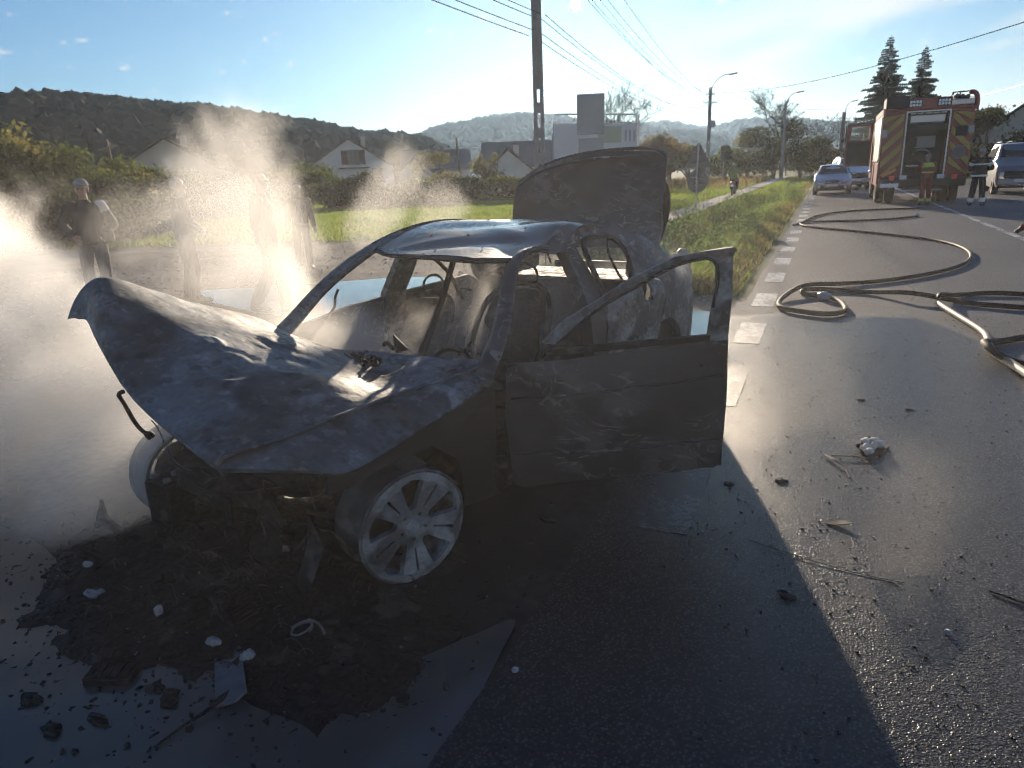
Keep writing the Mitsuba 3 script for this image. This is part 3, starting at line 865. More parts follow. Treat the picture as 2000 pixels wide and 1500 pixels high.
def gable_house(label, az, dist, wid, dep, eave, apex, wall='plaster', roofm='roof_tile', windows=(), along=False, over=0.35, name='house', dormer=False, turn=0.0):
    """A house whose gable end (or long side when along) looks at the lay-by. windows: (x, z, w, h) on the front wall."""
    key = numbered(name)
    tag(key, label, 'house')
    at = place(*polar(az, dist), rz=-az + turn)
    if along:
        body = box([0, dep / 2, eave / 2], [wid, dep, eave])
        gp = np.array([[0, eave], [dep, eave], [dep / 2, apex]])
        ends = []
        for x in (-wid / 2 + .01, wid / 2 - .01):
            v, f = plate(gp, 0.05, 0)
            ends.append(tm(np.stack([x + (v[:, 2] - .025), v[:, 0], v[:, 1]], 1), f))
        put('wall', cat([body] + ends), wall, key, at=at)
        sl = []
        for s in (-1, 1):
            y0, y1 = (dep / 2, -over) if s < 0 else (dep / 2, dep + over)
            drop = (apex - eave) / (dep / 2) * over
            v = [[-wid / 2 - over, y0, apex + .08], [wid / 2 + over, y0, apex + .08], [wid / 2 + over, y1, eave - drop + .08], [-wid / 2 - over, y1, eave - drop + .08]]
            v += [[a, b, c - 0.14] for a, b, c in v]
            sl.append(trimesh.convex.convex_hull(np.array(v)))
        put('roof', cat(sl), roofm, key, at=at)
    else:
        v, f = plate([[-wid / 2, 0], [wid / 2, 0], [wid / 2, eave], [0, apex - .1], [-wid / 2, eave]], dep, 0)
        put('wall', tm(np.stack([v[:, 0], v[:, 2], v[:, 1]], 1), f), wall, key, at=at)
        sl = []
        for s in (-1, 1):
            drop = (apex - eave) / (wid / 2) * over
            x1 = s * (wid / 2 + over)
            v = [[0, -over, apex], [0, dep + over, apex], [x1, dep + over, eave - drop], [x1, -over, eave - drop]]
            v += [[a, b, c + 0.16] for a, b, c in v]
            sl.append(trimesh.convex.convex_hull(np.array(v)))
        r_ = put('roof', cat(sl), roofm, key, at=at)
        put('chimney', box([wid * .18, dep * .5, apex - .2], [.5, .5, 1.2]), 'beige_plaster', r_, at=at)
    for x, z, w, h in windows:
        wn = put('window', cat([box([x, -0.03, z + s * (h / 2 + .04)], [w + .16, 0.08, .08]) for s in (-1, 1)] + [box([x + s * (w / 2 + .04), -0.03, z], [.08, 0.07, h]) for s in (-1, 0, 1) if s or w > .9]), 'wood', key, at=at)
        put('pane', box([x, -0.012, z], [w, 0.03, h]), 'dark_glass', wn, at=at)
    return key


k = gable_house('white house with a wide gable and shuttered attic window', -35.0, 85, 9.4, 9, 3.0, 6.05, windows=[(0.4, 4.05, 1.15, 1.45), (2.9, 2.35, 0.95, 0.9), (-2.6, 2.3, 1.0, 1.0)])
at = place(*polar(-35.0, 85), rz=35.0)
for s in (-1, 1):
    put('shutter', box([0.4 + s * 0.98, -0.05, 4.05], [0.62, 0.05, 1.5]), 'wood', k, at=at)
put('balcony_rail', box([0.4, -0.25, 2.95], [3.4, 0.4, 0.12]), 'wood', k, at=at)
gable_house('low grey house with a broad roof beside the gabled white house', -28.6, 96, 8.5, 8, 2.7, 5.0, wall='plaster', roofm='grey_roof', windows=[(-1.6, 1.8, 1.0, 1.1), (0.3, 1.8, 1.0, 1.1)], along=True)
gable_house('small pale house end standing left of the low grey house', -30.2, 92, 4.2, 7, 2.2, 3.9, roofm='grey_roof', windows=[(0.2, 1.9, 1.0, 1.0)])
gable_house('long dark roofed house behind the upright boot lid', -21.6, 84, 10, 8, 2.6, 5.2, wall='beige_plaster', roofm='grey_roof', along=True)
gable_house('small shed with a pale gable end left of the boot lid', -23.1, 62, 3.9, 6, 1.9, 3.6, wall='plaster', roofm='roof_tile', over=.3)
gable_house('house with a dark roof and pale windows veiled by smoke', -47.5, 62, 8.0, 8, 2.7, 5.2, wall='beige_plaster', roofm='grey_roof', windows=[(-1.5, 2.0, 1.0, 1.1), (0.4, 2.0, 1.0, 1.1)])
gable_house('dark roofed house at the right behind the utility vehicle', 11.2, 74, 6.5, 8, 3.0, 5.5, wall='beige_plaster', roofm='grey_roof', over=.4)
gable_house('second dark roofed house close to the round dark tree', 8.6, 80, 7.0, 8, 3.0, 5.4, wall='beige_plaster', roofm='grey_roof', over=.4)

# ---------------------------------------------------------------- poles, lamps and wires


def pole(label, x, y, h, w0, w1, lamp=None, arms=(), box_z=None, category='pole'):
    """A precast concrete pole: two legs joined by rungs, solid towards the top."""
    key = numbered('utility_pole')
    tag(key, label, category)
    at = place(x, y, 0, rz=18)
    legs, rungs = [], []
    for s in (-1, 1):
        v = []
        for z, w in ((-.2, w0), (h, w1)):
            for a in (s * w / 2, s * w * 0.16):
                for b in (-w * .36, w * .36):
                    v.append([a, b, z])
        legs.append(trimesh.convex.convex_hull(np.array(v)))
    z = 0.6
    while z < h:
        w = w0 + (w1 - w0) * z / h
        rungs.append(box([0, 0, z], [w * .5, w * .6, 0.3]))
        z += 0.72
        if z > h * 0.42:
            rungs.append(box([0, 0, (z + h) / 2 - .2], [w1 * .55, w1 * .45, h - z]))
            break
    put('shaft', cat(legs + rungs), 'concrete', key, at=at)
    for z, half in arms:
        a = put('cross_arm', box([0, -w1 * .7, z], [2 * half, 0.07, 0.07]), 'galvanised', key, at=at)
        ins = [lathe([(0, 0), (0.035, 0), (0.05, .04), (0.03, .06), (0.05, .09), (0.03, .12), (0, .13)], 8).apply_translation([s * half * q, -w1 * .7, z + .035]) for s in (-1, 1) for q in (.45, .93)]
        for m in ins:
            put('insulator', m, 'beige_plaster', a, at=at)
    if box_z:
        put('junction_box', box([w0 * .8, 0, box_z], [0.5, .35, .6], bevel=.03), 'panel_grey', key, at=at)
    if lamp:
        lx, ly, lz = lamp
        a = put('lamp_arm', tube([[0, 0, h - .7], [lx * .12, ly * .1, h + .1], [lx * .55, ly * .5, lz - .12], [lx, ly, lz]], 0.035, 6, smooth_n=12), 'galvanised', key, at=place(x, y))
        put('lamp_head', box([lx * 1.12, ly * 1.0, lz + .01], [0.75, 0.24, 0.12], ry=-.12, bevel=.04), 'panel_grey', a, at=place(x, y))
    return key


pole('tall concrete pole rising behind the burnt car roof', -8.12, 21.52, 9.6, 0.34, 0.25, arms=((8.85, 0.7), (8.3, 0.55)))
k = pole('concrete pole with street lamp and crossarms beside the road sign', -10.5, 72.85, 8.6, 0.38, 0.25, lamp=(1.75, 0.2, 9.6), arms=((7.25, 0.65), (7.95, 0.4)), box_z=5.4)
pole('distant pole with curved street lamp left of the open cab door', 1.4, 103.0, 7.4, 0.5, 0.36, lamp=(1.0, 0, 8.6), arms=((6.6, 0.6),))
pole('pole with a lamp standing in front of the leafless tree', -4.5, 84.9, 7.8, 0.30, 0.22, lamp=(1.2, 0, 8.6))
for lb, az, dd, h in (('leaning wooden pole above the thicket on the left', -50.8, 52, 4.6), ('slim wooden pole in front of the hazy middle hill', -26.8, 75, 5.3)):
    key = numbered('wooden_pole')
    tag(key, lb, 'pole')
    p = polar(az, dd)
    put('shaft', tube([[p[0], p[1], 0], [p[0] - .25, p[1], h]], [0.13, 0.09], 7), 'wood', key)
    put('cross_arm', box([p[0] - .22, p[1], h - .5], [0.9, .08, .08]), 'wood', key)


def wire(label, a, b, sag, r=0.011, group='overhead wires'):
    a, b = np.asarray(a, float), np.asarray(b, float)
    t = np.linspace(0, 1, 26)
    p = a + (b - a) * t[:, None]
    p[:, 2] -= sag * 4 * t * (1 - t)
    key = numbered('overhead_wire')
    put(key, tube(p, r, 4, cap=False), 'black_plastic')
    tag(key, label, 'wire', group)


B0 = np.array([-5.8, -30.0])
for k, (z0, z1, z2) in enumerate([(5.45, 5.45, 6.45), (5.62, 5.6, 6.75), (5.9, 5.9, 7.2), (6.05, 6.0, 7.25)]):
    dx = 0.12 * (k - 1.5)
    lv = ['lowest', 'second lowest', 'third', 'fourth'][k]
    wire(lv + ' side wire reaching the tall concrete pole from the upper border', (B0[0] + dx, B0[1], z0 + .1), (-8.12 + dx, 21.4, z1), 0.55 + .06 * k)
    wire(lv + ' side wire sagging from the tall concrete pole to the lamp pole', (-8.05 + dx, 21.6, z1), (-10.5 + dx * 2, 72.7, z2), 0.95 + .12 * k)
for k, (dx, z1, z2) in enumerate([(-.65, 8.95, 7.35), (-.3, 8.95, 7.35), (.65, 8.95, 7.35), (-.35, 8.4, 8.05), (.4, 8.4, 8.05)]):
    lv = ['leftmost', 'second', 'rightmost', 'upper left', 'upper right'][k]
    wire(lv + ' crossarm wire passing below the sun to the lamp pole', (-8.12 + dx, 21.4, z1), (-10.5 + dx, 72.7, z2), 0.8 + .1 * k)
for k, (dx, z) in enumerate([(-.6, 7.3), (.0, 7.3), (.6, 7.3), (-.2, 6.4), (.2, 6.5)]):
    wire(['leftmost', 'middle', 'rightmost', 'lower left', 'lower right'][k] + ' thin wire running on from the lamp pole to the leafless tree', (-10.5 + dx, 73, z), (-4.5 + dx * .6, 84.9, 6.0 + .25 * k), 0.25, 0.012)
wire('dark cable rising from the lamp pole across the road to the upper right corner', (-10.4, 72.9, 8.2), (6.3, 24, 5.35), 0.75, 0.016)
wire('cable crossing the road behind the fire engine', (-4.4, 84.9, 7.0), (9.4, 62, 5.6), 0.35, 0.016)
wire('cable leaving the right border above the house roofs', (9.4, 62, 5.6), (9.6, 40, 5.15), 0.1, 0.014)
wire('lower cable sloping above the round dark tree', (10.8, 70, 5.1), (13.0, 50, 4.9), 0.1, 0.014)

# ---------------------------------------------------------------- signs and billboard
k = tag('billboard', 'wide pale billboard in a tube frame behind the boot lid', 'billboard')
A, B = polar(-19.6, 33), polar(-13.45, 35.5)
d = (B - A) / np.linalg.norm(B - A)
L0 = float(np.linalg.norm(B - A))
at = place(A[0], A[1], 0, rz=math.degrees(math.atan2(d[1], d[0])))
put('panel', box([L0 / 2, 0, 2.25], [L0, 0.08, 2.75]), 'panel_white', k, at=at)
for x in (0.05, L0 * .5, L0 - .05):
    put('post', box([x, 0.12, 1.6], [.1, .1, 4.1 if x > 1 else 3.2]), 'galvanised', k, at=at)
f_ = put('frame', cat([box([L0 * .5 + .1, 0.03, 4.02], [L0 - .2, .06, .06]), box([L0 + .15, .03, 2.0], [.06, .06, 4.08]), box([L0 + .02, .03, 2.0], [.05, .05, 4.0])] + [box([x, .03, 3.83], [.05, .05, .36]) for x in (L0 * .3, L0 * .33, L0 * .78, L0 * .8)]), 'galvanised', k, at=at)
put('arrow_mark', tm(*[(lambda v, f: (np.stack([L0 * .84 + v[:, 0], -0.043 - v[:, 2], 1.75 + v[:, 1]], 1), f))(*plate([(0, -.55), (.26, .02), (.14, .02), (.14, .45), (-.14, .45), (-.14, .02), (-.26, .02)], 0.006, 0))][0]), 'panel_grey', k, at=at)
for i in range(3):
    put('letter_bar', box([L0 * .86 + .24 * i, -0.044, 3.1], [.10, .006, .5]), 'panel_grey', k, at=at)
put('colour_band', box([L0 * .66, -0.044, 3.15], [1.3, .006, .7]), 'leaf_sign', k, at=at)
mat('leaf_sign', (0.36, 0.42, 0.33), 0.7)
k = tag('advertising_totem', 'tall grey advertising box standing in front of the billboard', 'sign')
p = polar(-16.8, 27.5)
at = place(p[0], p[1], 0, rz=14)
put('panel', box([0, 0, 3.55], [0.98, .22, 1.36], bevel=.02), 'panel_grey', k, at=at)
put('lower_panel', box([0, 0, 2.1], [0.9, .2, 1.3], bevel=.02), 'panel_grey', k, at=at)
for s in (-1, 1):
    put('post', box([s * .36, .02, 0.75], [.09, .09, 1.6]), 'galvanised', k, at=at)

k = tag('road_sign', 'back of a triangular sign above a round sign on one grey post', 'road sign')
at = place(-4.19, 26.77, 0, rz=9)
put('post', tube([[0, 0.03, -.1], [-.04, .03, 1.2], [0, .03, 2.4]], 0.032, 8), 'galvanised', k, at=at)
v, f = plate([(-.45, 0), (-.40, -.05), (.40, -.05), (.45, 0), (.05, .74), (-.05, .74)], 0.012, 0)
put('triangle_plate', tm(np.stack([v[:, 0], v[:, 2] + .065, v[:, 1] + 1.62], 1), f), 'sign_back', k, at=at)
v, f = plate(ellipse(0, 1.12, .36, .40, 32), 0.012, 0)
put('round_plate', tm(np.stack([v[:, 0], v[:, 2] + .065, v[:, 1]], 1), f), 'sign_back', k, at=at)
for z in (1.75, 2.05, 1.0, 1.25):
    put('bracket', box([0, .045, z], [.5, .025, .035]), 'sign_back', k, at=at)

k = tag('chevron_sign', 'yellow square sign with a red chevron arrow at the bend', 'road sign')
at = place(-4.75, 98.9, 0, rz=3)
put('post', tube([[0, 0.06, -.1], [0, .06, 2.6]], 0.04, 8), 'galvanised', k, at=at)
pl = put('board', box([0, 0, 2.2], [1.12, .04, 1.12]), 'sign_yellow', k, at=at)
v, f = plate([(-.28, .36), (.02, .36), (.34, 0), (.02, -.36), (-.28, -.36), (.04, 0)], 0.006, 0)
put('chevron', tm(np.stack([v[:, 0], -.022 - v[:, 2], v[:, 1] + 2.2], 1), f), 'sign_red', pl, at=at)
k = tag('info_sign', 'small dark red and blue board beside the lamp pole', 'sign')
at = place(-8.2, 66, 0, rz=8)
put('post', tube([[0, 0.06, -.1], [0, .06, 3.2]], 0.04, 6), 'galvanised', k, at=at)
put('upper_board', box([.1, 0, 3.0], [.75, .04, .5]), 'roof_tile', k, at=at)
put('lower_board', box([.1, 0, 2.35], [.75, .04, .7]), 'navy_cloth', k, at=at)
# ---------------------------------------------------------------- the burnt car (local axes: x forward, y to its left, z up)
CAR = place(-2.2233, 2.4976, 0, rz=-100.511)
car = tag('burnt_car', 'burnt out saloon car with buckled bonnet, open front door and raised boot lid', 'car')


def carp(name, mesh, m, parent=None, smooth=False, label=None):
    return put(name, mesh, m, parent or car, smooth=smooth, at=CAR, label=label)


def crumple(v, amp, freq=5.0, seed=0, axis=2):
    v = v.copy()
    v[:, axis] += amp * 2 * (meshkit.fbm(v * freq + seed * 3.3, 3, seed) - 0.5)
    return v


def sheet(grid, nu=60, nv=80, th=0.006):
    """A smooth metal sheet through a grid of points, with thickness."""
    g = np.asarray(grid, float)
    a = PchipInterpolator(np.linspace(0, 1, g.shape[0]), g, axis=0)(np.linspace(0, 1, nu))
    a = PchipInterpolator(np.linspace(0, 1, g.shape[1]), a, axis=1)(np.linspace(0, 1, nv))
    return a


def thick(a, th=0.006):
    n = np.cross(np.gradient(a, axis=0), np.gradient(a, axis=1))
    n /= np.linalg.norm(n, axis=2, keepdims=True) + 1e-9
    b = a - n * th * np.sign(n[..., 2:].mean())
    m1, m2 = grid_mesh(*np.moveaxis(a, 2, 0)), grid_mesh(*np.moveaxis(b, 2, 0))
    m2.invert()
    h, w = a.shape[:2]
    idx = np.arange(h * w).reshape(h, w)
    ring = np.concatenate([idx[0, :], idx[1:, -1], idx[-1, -2::-1], idx[-2:0:-1, 0]])
    r2 = np.roll(ring, -1)
    k = h * w
    f = np.vstack([m1.faces, m2.faces + k, np.stack([ring, r2, r2 + k], 1), np.stack([ring, r2 + k, ring + k], 1)])
    return tm(np.vstack([m1.vertices, m2.vertices]), f)


HOOD = [[(-0.471, 0.830, 0.709), (-0.155, 0.840, 0.670), (0.105, 0.840, 0.639), (0.401, 0.830, 0.609), (0.621, 0.750, 0.676), (0.749, 0.600, 0.698), (0.760, 0.590, 0.682)],
        [(-0.511, 0.792, 0.790), (-0.382, 0.740, 0.757), (-0.041, 0.660, 0.744), (0.272, 0.620, 0.730), (0.509, 0.580, 0.713), (0.704, 0.540, 0.707), (0.739, 0.550, 0.684)],
        [(-0.435, 0.540, 0.800), (-0.275, 0.510, 0.775), (-0.104, 0.490, 0.742), (0.183, 0.380, 0.845), (0.421, 0.300, 0.824), (0.671, 0.250, 0.760), (0.707, 0.250, 0.751)],
        [(-0.404, 0.245, 0.800), (-0.340, 0.190, 0.758), (-0.226, 0.130, 0.810), (0.112, 0.050, 0.914), (0.396, 0.000, 0.950), (0.612, -0.100, 0.875), (0.655, -0.100, 0.845)],
        [(-0.501, -0.250, 0.752), (-0.356, -0.200, 0.818), (-0.182, -0.250, 0.891), (0.080, -0.300, 1.006), (0.314, -0.350, 1.075), (0.500, -0.420, 1.108), (0.577, -0.430, 0.995)],
        [(-0.608, -0.580, 0.752), (-0.554, -0.600, 0.773), (-0.382, -0.620, 0.903), (-0.076, -0.640, 1.029), (0.170, -0.650, 1.138), (0.382, -0.650, 1.230), (0.504, -0.660, 1.064)],
        [(-0.561, -0.660, 0.730), (-0.526, -0.680, 0.748), (-0.371, -0.700, 0.871), (-0.081, -0.720, 1.002), (0.166, -0.730, 1.114), (0.383, -0.730, 1.211), (0.525, -0.760, 1.056)]]
a = sheet(HOOD, 90, 110)
w = np.sin(np.linspace(0, np.pi, 90))[:, None] ** 0.5 * np.sin(np.linspace(0, np.pi, 110))[None] ** 0.4
a[..., 2] += w * 0.016 * 2 * (meshkit.fbm(a * 4.5 + 3, 3, 1) - 0.5)
# oil-can dents where the heat let the skin sink between the inner ribs
for (cx, cy, r, dz) in ((0.10, 0.22, 0.16, -0.022), (0.36, 0.12, 0.12, -0.016), (-0.02, -0.02, 0.12, 0.015), (0.46, -0.15, 0.10, -0.014), (0.3, -0.05, 0.07, 0.010), (-0.28, 0.38, 0.10, -0.010)):
    d2 = ((a[..., 0] - cx) ** 2 + (a[..., 1] - cy) ** 2) / r ** 2
    a[..., 2] += dz * np.exp(-d2) * (1 + 0.8 * np.sin(d2 * 6) * np.exp(-d2))
hood = carp('bonnet', thick(a, 0.008), 'burnt_steel', smooth=40, label='buckled ash-grey bonnet twisted up at its far front corner')
# folded seam down the bonnet side, edge flange and the torn strip at the cowl
crease = [a[int(90 * 1 / 6), j] + np.array([0, 0.004, 0.004]) for j in range(2, 108, 7)]
carp('crease_fold', tube(crease, 0.009, 6, flat=(1.6, .7)), 'burnt_steel', hood, smooth=True)
carp('edge_flange', tube([a[j, 108] + np.array([-.01, 0, -.012]) for j in range(3, 88, 5)], 0.012, 6), 'burnt_steel', hood, smooth=True)
carp('edge_flange', tube([a[1, j] + np.array([0, -.006, -.010]) for j in range(2, 100, 6)], 0.009, 6), 'burnt_steel', hood, smooth=True)
sc = []
for k in range(22):
    u = rng.random()
    c = np.array([-0.38 + 0.12 * u + .03 * rng.normal(), 0.06 + 0.30 * u, 0.775 + 0.008 * rng.normal()])
    b = box((0, 0, 0), (.02 + .05 * rng.random(), .012 + .03 * rng.random(), .006 + .008 * rng.random()), rng.random() * 6.3, .5 * rng.normal(), .5 * rng.normal())
    sc.append(b.apply_translation(c))
carp('burnt_rubber_strip', cat(sc), 'charred', hood)



def ring_y(r0, r1, half, c):
    m = lathe([(r0, -half), (r1, -half), (r1, half), (r0, half), (r0, -half)], 28)
    return tm(np.stack([m.vertices[:, 0], m.vertices[:, 2], m.vertices[:, 1]], 1) + np.asarray(c), m.faces)


# --- roof
RP = np.array([(-1.15, .53, 1.175), (-1.66, .55, 1.245), (-1.764, .5, 1.30), (-2.2, .53, 1.25), (-2.55, .48, 1.17), (-1.01, .37, 1.185), (-1.05, 0, 1.19), (-1.12, -.35, 1.185), (-1.24, -.55, 1.205),
               (-1.56, -.55, 1.28), (-2.05, -.52, 1.305), (-2.45, -.48, 1.22), (-1.45, .2, 1.245), (-1.45, -.2, 1.25), (-1.9, .1, 1.305), (-1.9, -.25, 1.31), (-2.35, .0, 1.275), (-2.5, 0.0, 1.22), (-1.2, .2, 1.215)])
rf = RBFInterpolator(RP[:, :2], RP[:, 2], smoothing=2e-5)
out = [(-1.15, .53), (-1.01, .37), (-1.04, 0), (-1.12, -.35), (-1.24, -.57), (-1.6, -.57), (-2.1, -.54), (-2.48, -.48), (-2.50, .0), (-2.55, .48), (-2.2, .55), (-1.66, .58), (-1.4, .56)]
v, f = plate(out, 0.01, 0.022)
z = rf(v[:, :2])
dent = 0
for (cx, cy, sx, sy, dz, rot) in ((-1.32, 0.05, .10, .5, -.022, .3), (-1.55, .25, .08, .3, .014, -.5), (-1.75, -.15, .12, .35, -.016, .4), (-1.25, -.3, .06, .22, .012, .7), (-2.0, .2, .10, .3, -.012, 0)):
    x_, y_ = v[:, 0] - cx, v[:, 1] - cy
    xr, yr = x_ * math.cos(rot) + y_ * math.sin(rot), -x_ * math.sin(rot) + y_ * math.cos(rot)
    dent = dent + dz * np.exp(-(xr / sx) ** 2 - (yr / sy) ** 2)
v[:, 2] = z + dent + v[:, 2] - 0.01
roof = carp('roof', tm(v, f), 'wet_roof', smooth=50, label='wet blue-black roof panel rippled by the heat')
carp('header_rail', tube([(-1.17, .52, 1.16), (-1.03, .37, 1.168), (-1.06, 0, 1.172), (-1.14, -.35, 1.168), (-1.25, -.56, 1.19)], 0.024, 8, smooth_n=24, flat=(1.3, .6)), 'soot_black', roof, smooth=True)
carp('roof_rail', tube([(-1.24, -.575, 1.205), (-1.6, -.59, 1.275), (-2.1, -.57, 1.29), (-2.5, -.52, 1.2)], 0.022, 8, smooth_n=20), 'soot_black', roof, smooth=True)
bits = [lump((-1.0 - 1.4 * rng.random(), -.5 + 1.0 * rng.random(), 0), 0.003 + 0.007 * rng.random() ** 2, k, 1, 0.8, (1.4, 1, .5)) for k in range(46)]
for b in bits:
    c = b.vertices.mean(0)
    b.apply_translation([0, 0, float(rf([c[:2]])[0]) + 0.004])
put('ash_flake', cat(bits), 'pale_ash', roof, at=CAR)
labels[roof + '__ash_flake'] = {'kind': 'stuff'}

# --- pillars and rails
S = 'burnt_steel'
carp('windscreen_pillar', tube([(-.40, .80, .70), (-.53, .79, .80), (-.85, .67, 1.0), (-1.14, .55, 1.165), (-1.40, .58, 1.20)], [.05, .038, .033, .030, .022], 8, smooth_n=26, flat=(1.35, .7)), 'burnt_door', smooth=True)
carp('windscreen_pillar', tube([(-.52, -.76, .72), (-.66, -.745, .80), (-.86, -.68, .975), (-1.08, -.58, 1.135), (-1.27, -.565, 1.205), (-1.5, -.57, 1.255)], [.065, .052, .044, .042, .035, .03], 8, smooth_n=26, flat=(1.1, .8)), S, smooth=True)


def side_y(x, z):
    y = np.where(z > 0.86, 0.80 - (z - 0.86) * 0.64, 0.805 + 0.03 * np.sin(np.clip((z - 0.15) / 0.71, 0, 1) * np.pi))
    return y - 0.20 * np.clip(-2.75 - x, 0, 1) ** 1.3 - 0.10 * np.clip(x + 0.5, 0, 2)


def side(poly, th=0.012, res=0.035, holes=(), sgn=1, inset=0.0, amp=0.006, seed=0, sidefn=side_y):
    v, f = plate(poly, th, res, holes)
    y = sidefn(v[:, 0], v[:, 1]) - inset - v[:, 2]
    y = y + amp * 2 * (meshkit.fbm(np.c_[v[:, :2] * 4.5, v[:, :1] * 0 + seed], 3, seed) - 0.5)
    return tm(np.stack([v[:, 0], sgn * y, v[:, 1]], 1), f)


carp('centre_pillar', side([(-1.60, 1.235), (-1.72, 1.235), (-1.74, 1.0), (-1.71, .86), (-1.72, .25), (-1.50, .25), (-1.50, .86), (-1.555, 1.0)], 0.07, 0.04, amp=.006, inset=.012), 'burnt_door', smooth=35)
carp('cant_rail', side([(-1.30, 1.195), (-1.5, 1.245), (-1.66, 1.28), (-1.80, 1.305), (-2.05, 1.29), (-2.3, 1.245), (-2.64, 1.165), (-2.36, 1.13), (-2.25, 1.165), (-2.12, 1.19), (-1.95, 1.20), (-1.78, 1.185), (-1.6, 1.17), (-1.44, 1.165)], .03, .03, amp=.006, seed=14, inset=.0), 'burnt_door', smooth=40)
rd = carp('rear_door', side([(-1.68, .24), (-2.20, .24), (-2.28, .40), (-2.43, .58), (-2.60, .80), (-2.54, .87), (-2.36, .915), (-2.15, .905), (-1.69, .885), (-1.655, .5)], holes=[ellipse(-2.29, .845, .062, .07)], amp=.010, seed=3), S, smooth=35)
carp('handle_recess', lump((-2.29, .755, .845), 0.085, 5, 2, .1, (1, .3, 1)), 'soot_black', rd)
carp('handle_stub', box((-2.33, .812, .785), (.045, .02, .03), rx=.3, bevel=.005), 'soot_black', rd)
carp('window_frame', tube([(-1.70, .775, .90), (-1.735, .69, 1.05), (-1.78, .61, 1.19), (-1.95, .59, 1.215), (-2.18, .59, 1.19), (-2.285, .63, 1.115), (-2.22, .72, .98), (-2.15, .772, .905)], 0.017, 6, smooth_n=40), 'soot_black', rd, smooth=True)
carp('window_guide', tube([(-2.05, .765, .9), (-2.02, .70, 1.02), (-2.06, .63, 1.13), (-2.16, .6, 1.19)], 0.008, 6, smooth_n=16), 'soot_black', rd, smooth=True)
# rear wing with wheel arch, shoulder and wheel-side bumper
ar = [(-2.56 + .345 * math.cos(t), .265 + .345 * math.sin(t)) for t in np.linspace(0.22, math.pi - .1, 16)]
carp('rear_wing', side([(-2.21, .25)] + ar[:1] + ar[1:] + [(-2.92, .22), (-3.32, .26), (-3.40, .52), (-3.38, .86), (-3.30, .965), (-2.97, 1.0), (-2.64, 1.165), (-2.40, 1.20), (-2.25, 1.19), (-2.295, 1.115), (-2.22, .98), (-2.17, .915), (-2.36, .93), (-2.56, .88), (-2.62, .80), (-2.44, .56), (-2.30, .40)], amp=.009, seed=6), S, smooth=35, label='rear wing scorched to blue-grey with sooty streaks')
carp('tail_bulge', lump((-3.29, .655, .885), 0.13, 3, 3, .10, (.9, .40, .95)), S, smooth=True)
carp('bumper_corner', lump((-3.34, .62, .42), 0.2, 8, 3, .2, (.6, .5, 1.0)), 'charred', smooth=True)
carp('rear_panel', box((-3.45, 0, .62), (.05, 1.1, .5)), 'charred')
carp('parcel_shelf', box((-2.72, 0, .86), (.5, 1.25, .03)), 'charred')
carp('boot_floor', box((-3.0, 0, .33), (.9, 1.2, .04)), 'charred')
carp('sill', tube([(-.55, .79, .2), (-1.4, .80, .19), (-2.25, .79, .2)], 0.06, 8, flat=(.8, 1.1)), 'charred')
for s in (-1, 1):
    carp('wheel_arch', ring_y(.335, .36, .14, (-2.56, s * .62, .265)), 'soot_black')
# --- floor, bulkhead and far side
carp('floor_pan', box((-1.5, 0, .20), (2.3, 1.5, .04)), 'charred')
v, f = plate([(-.78, .2), (.78, .2), (.78, .72), (-.78, .72)], .03, .06)
carp('bulkhead', tm(np.stack([-0.42 + v[:, 2] + .02 * (meshkit.fbm(v * 6, 3) - .5), v[:, 0], v[:, 1]], 1), f), 'charred')
fd = carp('far_front_door', side([(-.62, .2), (-1.60, .2), (-1.60, .84), (-1.2, .825), (-.92, .79), (-.66, .765)], .03, sgn=-1, amp=.012, seed=8), 'burnt_door', smooth=35)
carp('window_strip', tube([(-.965, -.745, .80), (-.985, -.70, .86), (-.975, -.675, .925), (-.98, -.65, .97)], 0.009, 5), 'soot_black', fd)
carp('far_rear_door', side([(-1.64, .2), (-2.25, .2), (-2.6, .8), (-2.45, .86), (-1.64, .84)], .03, sgn=-1, amp=.010, seed=9), 'burnt_door', smooth=35)
carp('far_centre_pillar', side([(-1.50, 1.21), (-1.66, 1.235), (-1.70, 1.0), (-1.72, .3), (-1.50, .3), (-1.50, .86), (-1.50, 1.05)], 0.05, 0.05, sgn=-1, amp=.004), S, smooth=35)
carp('far_rear_wing', side([(-2.25, .25), (-2.3, .45), (-2.56, .62), (-2.82, .45), (-2.92, .22), (-3.32, .26), (-3.40, .52), (-3.38, .86), (-3.30, .965), (-2.97, 1.0), (-2.64, 1.16), (-2.38, 1.20), (-2.30, 1.1), (-2.5, .9), (-2.62, .8), (-2.4, .55)], sgn=-1, amp=.008, seed=4), S, smooth=35)
carp('far_front_wing', side([(-.62, .35), (-.62, .76), (-.3, .74), (-.12, .70), (-.1, .6), (-.32, .4)], sgn=-1, amp=.02, seed=5), S, smooth=35)
carp('rear_bulkhead', box((-2.5, 0, .52), (.04, 1.3, .6)), 'charred')

# --- seats and things left standing in the cabin


